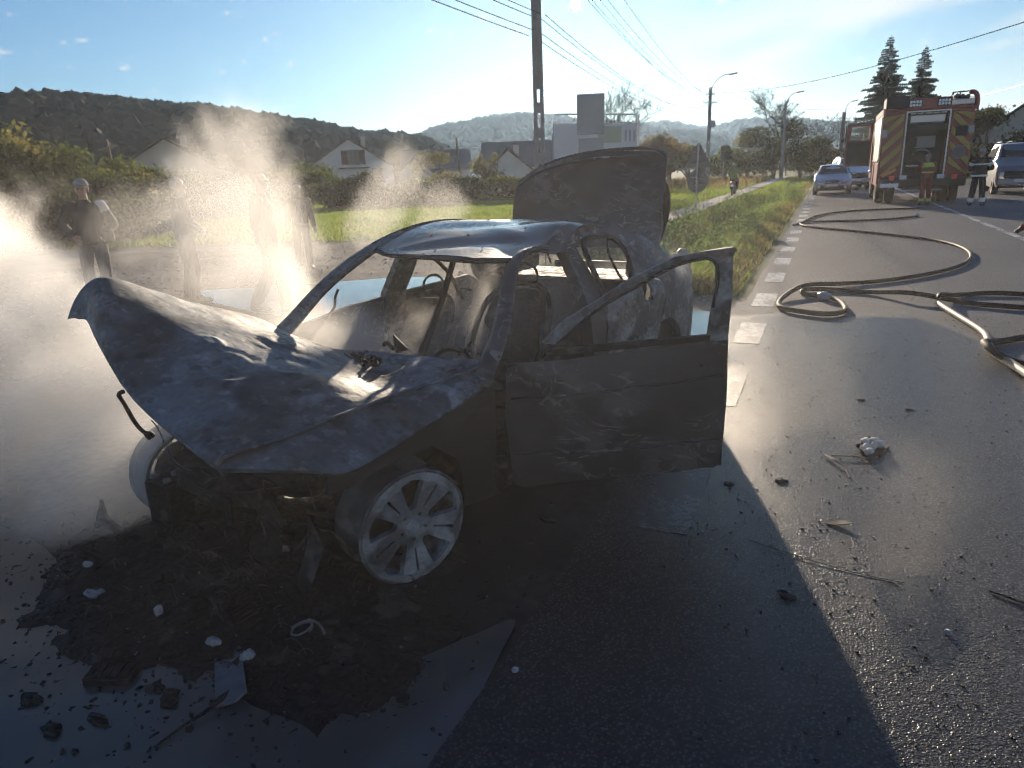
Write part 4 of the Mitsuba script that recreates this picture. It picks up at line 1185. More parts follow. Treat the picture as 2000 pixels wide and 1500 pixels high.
def seat(y, x=-1.25, top=.9, lean=.28, head=True):
    fr = [tube([(x + .05, y - .2, .33), (x - .02, y - .215, .5), (x - lean * .8, y - .19, top - .05), (x - lean, y - .12, top), (x - lean, y + .12, top), (x - lean * .8, y + .19, top - .05), (x - .02, y + .215, .5), (x + .05, y + .2, .33)], 0.018, 6, smooth_n=40)]
    k = carp('seat_frame', cat(fr), 'burnt_frame', smooth=True)
    v, f = plate([(-.19, 0), (.19, 0), (.19, .9), (.12, 1), (-.12, 1), (-.19, .9)], .02, .04)
    t = v[:, 1]
    carp('seat_back', tm(np.stack([x + .03 - (lean + .03) * t - .05 * (1 - (v[:, 0] / .19) ** 2) + v[:, 2] + .09 * (meshkit.fbm(v * 9 + y, 3) - .5), y + v[:, 0] * (.72 + .5 * meshkit.fbm(v * 5 + y, 2)), .36 + (top - .38) * t], 1), f), 'charred', k, smooth=40)
    v, f = plate([(-.22, 0), (.22, 0), (.22, .42), (-.22, .42)], .05, .05)
    carp('seat_base', tm(np.stack([x + .05 + v[:, 1], y + v[:, 0], .27 + v[:, 2] + .04 * meshkit.fbm(v * 9 + y + 3, 3)], 1), f), 'charred', k, smooth=40)
    if head:
        carp('headrest_loop', tube([(x - lean, y - .06, top), (x - lean - .015, y - .065, top + .11), (x - lean - .02, y, top + .135), (x - lean - .015, y + .065, top + .11), (x - lean, y + .06, top)], 0.008, 6, smooth_n=20), 'burnt_frame', k, smooth=True)
    return k


seat(-.36, top=.86)
seat(.40, x=-1.16, top=.97)
carp('rear_seat', tm(*[(np.stack([-2.18 - .22 * v[:, 1] / .55 + v[:, 2] + .04 * (meshkit.fbm(v * 8, 3) - .5), v[:, 0], .32 + v[:, 1]], 1), f) for v, f in [plate([(-.62, 0), (.62, 0), (.62, .5), (.5, .56), (-.5, .56), (-.62, .5)], .04, .05)]][0]), 'charred', smooth=40)
carp('fallen_bar', tube([(-1.48, -.11, 1.17), (-1.15, 0, .88), (-.80, .11, .64)], [.017, .02, .022], 8), 'soot_black', smooth=True)
carp('seat_belt_strap', tube([(-1.35, -.22, 1.15), (-1.43, -.2, 1.08), (-1.53, -.19, .97), (-1.575, -.19, .87)], 0.013, 6, smooth_n=18), 'soot_black', smooth=True)
carp('grab_loop', tube([(-1.45, -.06, .87), (-1.42, -.055, .93), (-1.40, .0, .945), (-1.40, .045, .94)], 0.008, 6, smooth_n=14), 'soot_black', smooth=True)
sw = lathe([(.165, -.012), (.18, 0), (.165, .012), (.152, 0), (.165, -.012)], 30)
M = trimesh.transformations.euler_matrix(0, 1.15, 0)
M[:3, 3] = (-.74, .36, .585)
st = carp('steering_ring', xform(sw, M), 'soot_black')
carp('steering_column', tube([(-.74, .36, .585), (-.45, .36, .45)], 0.03, 8), 'burnt_frame', st)
carp('dashboard_beam', tube([(-.56, -.7, .58), (-.52, -.2, .64), (-.52, .3, .63), (-.56, .72, .6)], 0.035, 8, smooth_n=16), 'burnt_frame', smooth=True)
carp('dashboard_remains', cat([lump((-.58 + .05 * rng.normal(), y, .55 + .05 * rng.normal()), .11, k, 2, .7, (1, 1.3, .8)) for k, y in enumerate(np.linspace(-.62, .62, 9))]), 'charred')
carp('jagged_bracket', cat([trimesh.convex.convex_hull(np.array([(-.54, .19, .77), (-.50, .24, .77), (-.53, .195, .865), (-.52, .22, .85), (-.56, .27, .78)])), tube([(-.56, .1, .79), (-.52, .16, .815), (-.48, .24, .80)], .012, 5)]), 'charred')
carp('wire_stub', cat([tube([(-.70, .47, .74), (-.72, .5, .77), (-.75, .515, .80)], .007, 5), tube([(-.72, .5, .77), (-.72, .52, .775)], .01, 5)]), 'charred')
for y in (-.1, .12):
    carp('rear_window_bar', tube([(-2.52, y - .05, 1.2), (-2.6, y, .95)], .008, 5), 'soot_black')

# --- open driver's door
DO = np.array([-.55, .82, 0])
dv = np.array([-math.cos(math.radians(56)), math.sin(math.radians(56)), 0])
dn = np.array([math.sin(math.radians(56)), math.cos(math.radians(56)), 0])


def door_map(v, amp=0.01, seed=0, bow=0.055):
    s, z, t = v.T
    o = bow * np.sin(np.clip(s / 1.05, 0, 1) * np.pi) * np.sin(np.clip((z - .15) / .7, 0, 1) * np.pi) + amp * 2 * (meshkit.fbm(np.c_[s * 4, z * 4, s * 0 + seed], 3, seed) - .5)
    return DO + s[:, None] * dv + np.c_[s * 0, s * 0, z] + (o - t)[:, None] * dn


low = [(0.05, .17), (.10, .152), (.3, .172), (.53, .186), (.64, .20), (.78, .201), (.92, .214), (1.01, .212), (1.035, .235), (1.048, .40), (1.054, .555), (1.05, .84), (.95, .843), (.76, .825), (.53, .80), (.26, .776), (.10, .772), (.03, .74), (.02, .5), (.035, .3)]
v, f = plate(low, .014, .03, [ellipse(.928, .728, .008, .008, 10)])
door = carp('front_door', tm(door_map(v, .016), f), 'burnt_door', smooth=40, label='open front door burnt to bare metal with curling ash marks')
v, f = plate([(.03, .19), (1.0, .24), (1.0, .78), (.03, .74)], .02, .06)
carp('inner_panel', tm(door_map(v, .012, 4, .0) - dn * .075, f), 'charred', door, smooth=40)
carp('door_shut_face', tm(*[(np.array([DO + 1.045 * dv + (-.012 - .085 * a) * dn + np.array([0, 0, z]) + dv * e for e in (0, -.012) for z in (.22, .86) for a in (0, 1)]), [[0, 1, 3], [0, 3, 2], [4, 7, 5], [4, 6, 7], [0, 4, 5], [0, 5, 1], [2, 3, 7], [2, 7, 6], [0, 2, 6], [0, 6, 4], [1, 5, 7], [1, 7, 3]])][0]), 'charred', door)
fo = [(.20, .86), (.297, .955), (.448, 1.042), (.618, 1.145), (.798, 1.223), (.932, 1.244), (1.05, 1.256), (1.066, 1.245), (1.052, 1.217), (1.055, 1.036), (1.045, .838)]
fi = [(.956, .838), (.954, .864), (.969, .993), (.984, 1.085), (.98, 1.175), (.955, 1.206), (.911, 1.210), (.799, 1.185), (.642, 1.108), (.482, 1.022), (.366, .937), (.262, .848)]
v, f = plate(fo + fi, .028, .03)
carp('window_frame', tm(door_map(v, .004, 2, .0), f), 'burnt_steel', door, smooth=40)
carp('frame_lip', tube(list(door_map(np.array([(x, z, -.006) for x, z in fi[2:]]), .004, 2, 0)), .007, 6, smooth_n=40), 'soot_black', door, smooth=True)
v, f = plate([(.20, .80), (.96, .84), (.96, .868), (.6, .85), (.25, .83)], .03, .05)
carp('belt_moulding', tm(door_map(v, .008, 6, .01) + dn * .012, f), 'charred', door)
carp('swage_line', tube(list(door_map(np.array([(s_, .60 + .07 * s_, -.002) for s_ in np.linspace(.05, 1.03, 14)]), .016)), .010, 6, smooth_n=40, flat=(1, .6)), 'burnt_door', door, smooth=True)
carp('lower_moulding', tube(list(door_map(np.array([(s_, .33 + .03 * s_, -.002) for s_ in np.linspace(.05, 1.02, 14)]), .016)), .012, 6, smooth_n=40, flat=(1, .6)), 'burnt_door', door, smooth=True)
for z in (.3, .62):
    carp('hinge', box(DO + dv * .0 + np.array([0, -.01, z]), (.09, .06, .07), rz=.6, bevel=.01), 'charred', door)

# --- boot lid standing upright
out = [(-.79, 1.02), (-.80, 1.20), (-.785, 1.40), (-.745, 1.545), (-.60, 1.635), (-.36, 1.70), (-.05, 1.738), (.22, 1.742), (.42, 1.725), (.52, 1.68), (.545, 1.60), (.545, 1.45), (.54, 1.20), (.53, 1.02)]
v, f = plate(out, .02, .04)
u = (v[:, 0] + .13) / .67
bx = -3.08 - .10 * (v[:, 1] - 1.02) - .10 * np.clip((v[:, 1] - 1.4) / .34, 0, 1) ** 2 - .05 * u ** 2 - v[:, 2] + .008 * (meshkit.fbm(v * 4, 3) - .5)
lid = carp('boot_lid', tm(np.stack([bx, v[:, 0], v[:, 1]], 1), f), 'burnt_door', smooth=35, label='upright sooty boot lid standing open behind the roof')
top = np.array([(-3.25, -.74, 1.545), (-3.27, -.58, 1.638), (-3.28, -.35, 1.702), (-3.28, -.05, 1.737), (-3.28, .22, 1.744), (-3.27, .42, 1.727), (-3.25, .52, 1.682)])
carp('lid_edge', tube(top + [-.03, 0, .012], .013, 8, smooth_n=40), 'wet_roof', lid, smooth=True)
carp('spoiler_lip', tube((top + [.08, 0, -.045])[0:6], .011, 8, smooth_n=30, flat=(1.5, .8)), 'wet_roof', lid, smooth=True)
carp('inner_frame', tube([(-3.2, -.7, 1.05), (-3.26, -.66, 1.5), (-3.33, -.1, 1.66), (-3.26, .46, 1.55), (-3.2, .48, 1.05)], .03, 6, smooth_n=30), 'charred', lid)
for y in (-.6, .45):
    carp('lid_hinge', tube([(-2.75, y, .85), (-2.82, y, 1.02), (-3.0, y, 1.1), (-3.12, y, 1.12)], .016, 6, smooth_n=14), 'burnt_frame', lid)

# --- wheels: bare alloy rims with five split spokes
R = .236
cs = m3.CrossSection([ellipse(0, 0, R, R, 96)])
for k in range(5):
    t0 = k * 2 * math.pi / 5 + .30
    q = [(.092, t0 - .14), (.203, t0 - .235), (.210, t0), (.203, t0 + .235), (.092, t0 + .14), (.082, t0)]
    cs = cs - m3.CrossSection([np.array([(r * math.cos(a), r * math.sin(a)) for r, a in q])]).offset(.006, m3.JoinType.Round)
    t1 = t0 + math.pi / 5
    q = [(.098, t1 - .035), (.198, t1 - .035), (.198, t1 + .035), (.098, t1 + .035)]
    cs = cs - m3.CrossSection([np.array([(r * math.cos(a), r * math.sin(a)) for r, a in q])])
    h_ = ellipse(.058 * math.cos(t1), .058 * math.sin(t1), .0085, .0085, 12)
    cs = cs - m3.CrossSection([h_])
m = m3.Manifold.extrude(cs, .03).refine_to_length(.014)
x = m.to_mesh()
v, F_ = np.array(x.vert_properties[:, :3], float), np.array(x.tri_verts)
r = np.hypot(v[:, 0], v[:, 1])
v[:, 2] += .026 * np.clip(r / R, 0, 1) ** 2 - .03 - .018 * np.clip((r - .205) / .03, 0, 1) * (v[:, 2] > .015)
face = tm(v, F_)
barrel = lathe([(.250, .004), (.243, .012), (.232, .006), (.225, -.03), (.205, -.07), (.205, -.13), (.222, -.17), (.248, -.185), (.252, -.195), (.243, -.2), (.216, -.175), (.198, -.13), (.198, -.07), (.215, -.03), (.232, -.01), (.250, .004)], 64)
hub = lathe([(0, .012), (.026, .010), (.034, .002), (.036, -.03), (0, -.03)], 28)
cap_ring = lathe([(.030, .012), (.035, .008), (.030, .004)], 28)
disc = lathe([(0, -.085), (.165, -.085), (.165, -.105), (0, -.105)], 40)


def wheel(x, y, z, steer, side_=1, dirt='alloy', lean=0.0):
    """Wheel with the outer face turned to +y (side_ 1) or -y."""
    M = np.eye(4)
    M[:3, :3] = np.array([[side_, 0, 0], [0, 0, side_], [0, 1, 0]], float)
    Rz = trimesh.transformations.euler_matrix(lean, 0, steer)
    M = Rz @ M
    M[:3, 3] = (x, y, z)
    k = carp('wheel', xform(barrel, M), 'sooty_alloy' if dirt == 'alloy' else dirt, smooth=40)
    carp('spoke_disc', xform(face, M), dirt, k, smooth=32)
    carp('hub', xform(hub, M), dirt, k, smooth=40)
    carp('brake_disc', xform(disc, M), 'charred', k, smooth=40)
    return k


w0 = wheel(.085, .80, .232, -.30, 1, lean=-.05)
labels[w0] = {'label': 'front wheel rim bleached pale grey with its tyre burnt away'}
wheel(-2.56, .70, .24, 0, 1)
wheel(.19, -.64, .255, -.2, -1, dirt='pale_alloy')
mat('pale_alloy', (0.30, 0.30, 0.30), 0.6)
wheel(-2.56, -.70, .24, 0, -1)

# --- what is left of the engine bay
eng = carp('engine_remains', cat([lump((.05, .05, .40), .24, 1, 3, .5, (1, 1.3, .75)), lump((.28, -.1, .33), .17, 2, 3, .6, (.8, 1.5, .8)), lump((-.2, .3, .45), .18, 3, 3, .5, (1, 1, .8)), lump((-.2, -.35, .42), .2, 4, 3, .5)]), 'charred')
carp('cross_member', tube([(.36, -.55, .13), (.42, -.25, .11), (.40, .25, .10), (.34, .55, .14)], .028, 8, smooth_n=16), 'charred', smooth=True)
for y in (-.52, .52):
    carp('chassis_rail', box((-.12 if y > 0 else -.2, y * .9, .34), (.6 if y > 0 else .4, .07, .10), ry=.05, bevel=.01), 'charred')
    carp('strut_tower', lathe([(0, .62), (.06, .62), (.085, .56), (.10, .3), (0, .3)], 18).apply_translation([-.02, y * 1.02, .02]), 'charred')
carp('inner_wing', side([(-.5, .2), (-.5, .70), (-.15, .66), (.2, .63), (.42, .58), (.44, .5), (.34, .50), (.10, .53), (-.1, .52), (-.25, .40), (-.30, .15), (-.55, .12)], .02, amp=.02, inset=.012, seed=12), 'soot_black', smooth=40)
carp('battery_box', box((.43, -.36, .24), (.13, .15, .20), rz=.15, bevel=.008), 'charred')
carp('battery_terminal', cat([box((.43 + dx, -.36 + dy, .345), (.03, .025, .025), bevel=.005) for dx, dy in ((.03, -.06), (.03, .05), (-.04, 0))]), 'pale_ash')
carp('bonnet_stay', tube([(.60, -.25, .81), (.605, -.285, .79), (.59, -.30, .765), (.51, -.30, .585), (.505, -.29, .58)], .009, 6, smooth_n=30), 'soot_black', smooth=True)
carp('stay_clip', lump((.505, -.30, .58), .022, 4, 1, .6), 'charred')
carp('hanging_cable', tube([(.58, -.12, .70), (.56, -.12, .66), (.55, -.09, .56), (.50, -.03, .47)], .0025, 4, smooth_n=24), 'pale_ash')
carp('hanging_bracket', cat([box((.50, .33, .42), (.02, .16, .06), rx=.2), box((.53, .24, .36), (.015, .03, .12), rx=-.1), tube([(.53, .25, .42), (.535, .25, .33)], .006, 5), box((.48, .42, .36), (.02, .1, .12), rx=.5)]), 'charred')
carp('lamp_bowl', lathe([(0, 0), (.05, .01), (.075, .05), (.072, .05), (.045, .02), (0, .012)], 20).apply_transform(trimesh.transformations.euler_matrix(0, 1.3, .4)).apply_translation([.43, .34, .20]), 'charred', smooth=True)
v, f = plate([(0, 0), (.16, .05), (.22, .20), (.14, .36), (.05, .26), (.02, .12)], .006, .03)
carp('melted_panel', tm(np.stack([.46 - .12 * v[:, 1] + .02 * np.sin(v[:, 1] * 20), .52 + v[:, 0] * .5, .02 + v[:, 1] + v[:, 2]], 1), f), 'burnt_frame', smooth=40)
carp('suspension_arm', tube([(.05, .74, .2), (.1, .5, .2), (.2, .3, .24)], .022, 6), 'charred')
wires = []
for k in range(60):
    a0 = np.array([.2 * rng.normal() + .15, -.4 + 1.0 * rng.random(), .30 + .2 * rng.random()])
    a1 = a0 + np.clip(rng.normal(size=3), -1.5, 1.5) * [.07, .10, .07]
    a2 = a1 + np.clip(rng.normal(size=3), -1.5, 1.5) * [.06, .08, .06] - [0, 0, .06]
    a1[2], a2[2] = max(a1[2], .1), max(a2[2], .06)
    wires.append(tube([a0, a1, a2], .0025 + .003 * rng.random(), 4, smooth_n=10, cap=False))
w_ = carp('burnt_wires', cat(wires), 'burnt_frame')
labels[w_] = {'kind': 'stuff'}
# ---------------------------------------------------------------- debris on the ground


def mound(name, label, cx, cy, rx, ry, h, m, seed, n=90, rough=1.0):
    u = np.linspace(-1.25, 1.25, n)
    U, V = np.meshgrid(u, u)
    r = np.hypot(U, V)
    x, y = cx + U * rx, cy + V * ry
    P = np.stack([x, y, x * 0], -1)
    prof = np.clip(1 - r ** 1.6 + 0.5 * (meshkit.fbm(P * 3.2, 3, seed) - 0.5), 0, 1)
    z = -0.05 + (h + .04) * prof * (0.72 + 0.5 * meshkit.fbm(P * 9, 3, seed)) + rough * prof ** .4 * (0.045 * (meshkit.fbm(P * 24, 4, seed + 3) - 0.4))
    put(name, grid_mesh(x, y, z), m)
    labels[name] = {'label': label, 'category': 'ash', 'kind': 'stuff'}
    return RBFInterpolator(np.c_[x.ravel()[::7], y.ravel()[::7]], z.ravel()[::7], neighbors=8)


hz1 = mound('ash_heap', 'heap of wet black ash and molten remains under the burnt car nose', -2.27, 2.12, 1.02, .80, .135, 'charred', 3, 170)
hz2 = mound('ash_heap_001', 'flat black crust of ash spread by the bare front wheel', -1.52, 1.78, .62, .48, .035, 'charred', 5, 100, .5)
hz3 = mound('ash_heap_002', 'small crumbling ash patch lying in the brown puddle', -2.36, 1.47, .30, .12, .035, 'charred', 6, 50, .6)


def heap_z(x, y):
    q = np.array([[x, y]])
    z = -0.02
    for f_, c, r in ((hz1, (-2.25, 2.12), (1.1, .85)), (hz2, (-1.52, 1.78), (.75, .58)), (hz3, (-2.36, 1.47), (.36, .145))):
        if abs(x - c[0]) < r[0] and abs(y - c[1]) < r[1]:
            z = max(z, float(f_(q)[0]))
    return z


bits, chips, strands = [], [], []
for k in range(7500):
    if k % 3:
        x, y = -2.3 + .58 * rng.normal(), 1.95 + .40 * rng.normal()
    else:
        x, y = -1.7 + .5 * rng.normal(), 1.62 + .3 * rng.normal()
    if y < 1.0 or x > -0.95:
        continue
    z = heap_z(x, y)
    s = 0.003 + 0.011 * rng.random() ** 3
    t = rng.random(3) * [.8, .8, 6.3]
    b = box((0, 0, 0), (s * (0.8 + 2 * rng.random()), s * (.6 + rng.random()), s * (.25 + .6 * rng.random())), t[2], t[0], t[1])
    b.apply_translation((x, y, z + s * .3))
    (chips if rng.random() < .03 and s < .007 else bits).append(b)
for k in range(520):
    x, y = -2.2 + .36 * rng.normal(), 2.0 + .24 * rng.normal()
    z = heap_z(x, y)
    if z < 0.0:
        continue
    d = rng.normal(size=3) * [.026, .026, .014]
    strands.append(tube([(x, y, z), (x + d[0], y + d[1], z + .02 + abs(d[2])), (x + d[0] * 2, y + d[1] * 1.5, z + .012 + abs(d[2]) * .6)], .0012 + .002 * rng.random(), 3, smooth_n=6, cap=False))
for nm, ms, m_, lb in (('charred_debris', bits, 'charred', 'countless charred black scraps lying over the ash'), ('pale_debris', chips, 'pale_ash', 'small pale burnt chips strewn over the ash'), ('wire_debris', strands, 'burnt_frame', 'thin burnt wires bristling from the ash heap')):
    put(nm, cat(ms), m_)
    labels[nm] = {'label': lb, 'category': 'debris', 'kind': 'stuff'}


def scrap(name, label, mesh, m, category='fragment', smooth=False):
    key = numbered(name)
    if name == 'white_fragment':
        c = mesh.vertices.mean(0) * [1, 1, 0] + [0, 0, mesh.vertices[:, 2].min()]
        mesh = tm(c + (mesh.vertices - c) * .78, mesh.faces)
    put(key, mesh, m, smooth=smooth)
    tag(key, label, category)
    return key


def lay(m, x, y, lift=0.0, z=None):
    m.apply_translation((x, y, (heap_z(x, y) if z is None else z) + lift))
    return m


scrap('white_fragment', 'white bone-shaped foam fragment on the left edge of the ash', lay(cat([lump((0, 0, .01), .035, 1, 2, .5, (1.5, .7, .6)), lump((.035, .02, .015), .024, 2, 2, .5, (1, 1, .6))]), -2.62, 1.66), 'white_ash', smooth=True)
scrap('white_fragment', 'white lump half buried left of the bone-shaped fragment', lay(lump((0, 0, .005), .024, 3, 2, .5, (1.4, 1, .6)), -2.78, 1.78), 'white_ash', smooth=True)
scrap('white_fragment', 'egg-shaped white fragment standing above the brown puddle', lay(lump((0, 0, .02), .028, 4, 2, .35, (.7, .7, 1.1)), -2.20, 1.63), 'white_ash', smooth=True)
scrap('white_fragment', 'grey-white fragment at the upper end of the flat burnt plate', lay(lump((0, 0, .012), .03, 5, 2, .5, (1.3, .8, .6)), -1.91, 1.60), 'white_ash', smooth=True)
scrap('white_fragment', 'white crumpled fragment right of the flat burnt plate', lay(lump((0, 0, .016), .03, 6, 2, .7, (.9, 1.1, .9)), -1.74, 1.59), 'white_ash', smooth=True)
scrap('white_fragment', 'tiny white scrap on the asphalt edge by the dark strip', lay(lump((0, 0, .006), .014, 7, 2, .5, (1, 1.2, .6)), -0.84, 1.86, z=0), 'white_ash', smooth=True)
scrap('white_fragment', 'white lump on the heap below the bonnet corner', lay(lump((0, 0, .03), .03, 8, 2, .5, (1.2, .9, .9)), -1.98, 2.08), 'white_ash', smooth=True)
v, f = plate([(-.15, -.045), (.14, -.05), (.155, .01), (.13, .05), (-.15, .045)], .008, .03)
v[:, 2] += .010 * np.sin(v[:, 0] * 9) + .01 * v[:, 1] * 6
scrap('burnt_plate', 'flat grey burnt plate lying half in the brown puddle', lay(xform(tm(v, f), trimesh.transformations.euler_matrix(.12, .03, -.75)), -1.74, 1.50, .012), 'pale_ash', 'plate', smooth=35)
m = cat([box((0, 0, .018), (.16, .085, .034), bevel=.005)] + [box((-.06 + .03 * i, 0, .037), (.012, .07, .006)) for i in range(5)])
scrap('charred_block', 'charred rectangular block lying in the brown puddle', lay(xform(m, trimesh.transformations.euler_matrix(.05, .04, .38)), -2.14, 1.365, .0, z=-.018), 'charred', 'block')
scrap('coil_spring', 'thin coiled wire spring lying at the left edge of the ash', lay(tube([(.011 * t, .028 * math.cos(t * 1.6), .028 + .028 * math.sin(t * 1.6)) for t in np.linspace(-7, 7, 110)], .0028, 5), -2.54, 1.56), 'burnt_frame', 'spring', smooth=True)
m = cat([tube([(.12, .02, 0), (0, 0, .10)], .024, 8), tube([(-.03, .0, .08), (.02, -.01, .125), (.035, -.012, .21)], [.016, .02, .006], 6), tube([(-.045, 0, .05), (-.02, 0, .12), (0, 0, .15)], .013, 6), lump((-.045, 0, .06), .02, 3, 1, .5)])
scrap('upright_bracket', 'upright blackened bracket sticking out of the ash in the smoke', lay(m, -3.12, 2.12, -.02), 'charred', 'bracket')
scrap('burnt_rod', 'long thin black rod lying in the brown puddle', lay(tube([(0, .10, .012), (.005, .05, .02), (-.01, 0, .012), (-.035, -.07, .006), (-.05, -.16, .004)], [.012, .014, .006, .005, .004], 6), -1.68, 1.34, z=-.012), 'charred', 'rod')
m = []
for i in range(9):
    m.append(box((-.11 + .027 * i, .002 * (i % 3), .022), (.006, .12 + .012 * (i % 2), .04), rx=.06 * (i % 3)))
m += [box((0, -.065, .03), (.26, .008, .05), bevel=.002), box((-.125, 0, .028), (.008, .13, .05))]
scrap('burnt_radiator', 'finned scrap of a burnt radiator in the middle of the ash', lay(xform(cat(m), trimesh.transformations.euler_matrix(.1, .06, -.42)), -1.92, 1.76, -.02), 'charred', 'radiator')
m = cat([tube([(.03 * math.cos(t), .045 * math.sin(t), .012 + .012 * t / 6) for t in np.linspace(0, 8, 40)], .004, 5), tube([(-.05, 0, .01), (.02, .04, .03), (.09, .01, .012)], .005, 5, smooth_n=12)])
scrap('curled_wire', 'curled pale wire loops on the ash left of the bare wheel', lay(m, -1.62, 1.74, .01), 'pale_ash', 'wire', smooth=True)
# out on the wet road
m = [lump((.035 * rng.normal(), .065 * rng.normal() , .045), .022 + .012 * rng.random(), k, 2, .6, (1, 1, .8)) for k in range(11)]
k = tag('burnt_clump', 'pale crumbly lump of burnt foam on a black bar on the wet road', 'fragment')
rm = trimesh.transformations.euler_matrix(0, 0, -.35)
mat('pale_foam', (0.50, 0.48, 0.44), 0.9)
put('foam', xform(cat(m), rm), 'pale_foam', k, at=place(.36, 4.34, s=.8), smooth=40)
put('bar', xform(cat([box((-.075, .03, .03), (.03, .22, .035), bevel=.006), box((.02, -.02, .012), (.14, .2, .02), bevel=.004)]), rm), 'charred', k, at=place(.36, 4.34, s=.8))
scrap('twisted_strip', 'thin twisted black strip on the wet road near the foam lump', lay(tube([(-.10, .16, .012), (-.05, .08, .02), (.0, .0, .012), (.02, -.12, .008)], [.008, .006, .005, .004], 6, flat=(1.6, .5)), .21, 3.98, z=0), 'charred', 'strip')
scrap('twisted_strip', 'short black strip pointing right beside the thin twisted strip', lay(tube([(-.06, 0, .012), (.06, .02, .016), (.12, .01, .01)], [.006, .006, .003], 6, flat=(1.5, .5)), .20, 4.14, z=0), 'charred', 'strip')
v, f = plate([(-.075, -.02), (-.015, -.035), (.06, -.02), (.08, .0), (.02, .026), (-.06, .02)], .005, .02)
v[:, 2] += .010 * np.sin(v[:, 0] * 22) + .010
scrap('charred_flake', 'curled flat black flake on the grit right of the car shadow', lay(tm(v * .75, f), .17, 3.30, z=.002), 'charred', 'flake', smooth=35)
scrap('bent_wire', 'long bent black wire running over the grit into the shadow', lay(tube([(-.32, .10, .001), (-.15, .03, .004), (.05, -.03, .002), (.28, -.06, .001)], .0015, 5, smooth_n=20), .12, 2.92, z=.002), 'charred', 'wire', smooth=True)
scrap('burnt_stick', 'blackened stick at the right border of the wet road', lay(tube([(-.05, .04, .004), (0, .01, .008), (.08, -.03, .006)], [.003, .005, .005], 6), .74, 2.86, z=0), 'charred', 'stick')
scrap('white_crumb', 'bright white crumb at the edge of the smooth wet patch', lay(lump((0, 0, .006), .012, 3, 1, .5), .51, 2.56, z=0), 'white_ash', 'crumb')
for k, (x, y) in enumerate([(-1.12, 2.95), (-.1, 3.72), (.33, 5.3), (.62, 5.15), (-.35, 3.6), (-.02, 2.62), (-2.0, 1.2), (-2.3, 1.2), (-1.95, 1.37), (-2.1, 1.12), (-1.86, 1.36), (-2.32, 1.62)]):
    places = ['beside the open door', 'at the shadow edge by the door', 'on the wet lane before the hose', 'right of the small one before the hose', 'in the shade near the worn edge mark', 'just inside the car shadow',
              'lowest in the brown puddle', 'leftmost in the brown puddle', 'between the block and the plate', 'at the lower border in the puddle', 'just left of the long rod', 'close to the coiled spring']
    s = (.011 if x > -.9 else .018) + .008 * rng.random()
    scrap('charred_scrap', 'small charred scrap ' + places[k], lay(cat([lump((.7 * s * (j - 1), .5 * s * rng.normal(), s * .3), s, k * 3 + j, 1, .8, (1.3, .8, .5)) for j in range(3)]), x, y, z=0.0 if x > -.9 else -.015), 'charred')

# ---------------------------------------------------------------- fire hose
HOSE_A = [(2.802, 26.85), (1.393, 26.72), (0.163, 25.19), (-0.440, 22.39), (-0.707, 20.57)]
HOSE_B = [(2.468, 23.70), (1.967, 22.75), (0.921, 21.96), (-0.100, 21.75), (-0.486, 21.62), (-0.574, 21.08), (-0.386, 20.19), (0.377, 19.03), (1.454, 17.51), (2.145, 16.17), (2.327, 15.05), (2.296, 14.01), (2.084, 12.96), (1.706, 12.03), (1.176, 11.23), (0.643, 10.68), (0.140, 10.29), (-0.161, 9.82), (-0.351, 9.32), (-0.408, 8.87), (-0.351, 8.55), (-0.120, 8.35), (0.136, 8.28), (0.264, 8.42), (0.295, 8.74), (0.237, 9.13), (0.081, 9.39), (-0.092, 9.50), (-0.174, 9.66), (-0.133, 9.91), (0.139, 9.95), (0.603, 9.82), (0.964, 9.47), (1.312, 9.32), (1.548, 9.23), (1.769, 9.11), (2.034, 9.04), (2.447, 9.27), (2.463, 9.73), (2.163, 9.93), (1.863, 9.95), (1.521, 9.75), (1.299, 9.39), (1.256, 9.11)]
HOSE_D = [(1.256, 9.13), (1.293, 8.77), (1.403, 7.96), (1.437, 7.52), (1.393, 7.10), (1.383, 6.78), (1.431, 6.46), (1.478, 6.12), (1.562, 5.45), (1.75, 4.6)]
HOSE_C = [(2.194, 7.59), (1.979, 7.63), (1.721, 7.48), (1.509, 7.27), (1.356, 7.04), (1.307, 6.80), (1.343, 6.63), (1.462, 6.53), (1.610, 6.44), (1.794, 6.28)]


def hose_path(P, r, n, over=()):
    p = np.asarray(P, float)
    z = np.full(len(p), r + .002)
    for i, h in over:
        z[i] += h
    return np.c_[p, z], n


k = tag('fire_hose', 'black fire hose looping over the road from the fire engine', 'hose')
p, n = hose_path(HOSE_B, .032, 420, [(17, .062), (16, .02), (18, .02), (32, .06), (33, .03), (42, .06), (43, .065)])
put('run', tube(p, .028, 10, smooth_n=n), 'hose_rubber', k, smooth=True)
for x, y, a in ((0.081, 9.36, 2.2), (2.43, 23.6, 1.1)):
    c = lathe([(0, -.10), (.034, -.10), (.05, -.06), (.05, -.01), (.058, -.01), (.058, .03), (.046, .04), (.034, .10), (0, .10)], 14)
    put('coupling', xform(c, trimesh.transformations.translation_matrix((x, y, .045)) @ trimesh.transformations.euler_matrix(0, math.pi / 2, a)), 'galvanised', k, smooth=30)
k = tag('fire_hose_001', 'far black hose crossing the lane close behind the fire engine', 'hose')
p, n = hose_path(HOSE_A, .034, 60)
put('run', tube(p, .029, 8, smooth_n=n), 'hose_rubber', k, smooth=True)
k = tag('fire_hose_002', 'pale canvas covered hose leading to the lower right border', 'hose')
p, n = hose_path(HOSE_D, .036, 120, [(5, .0)])
put('run', tube(p, .032, 10, smooth_n=n), 'canvas_hose', k, smooth=True)
k = tag('fire_hose_003', 'dark hose bend lying over the pale hose at the right border', 'hose')
p, n = hose_path(HOSE_C, .034, 90, [(4, .04), (5, .075), (6, .05)])
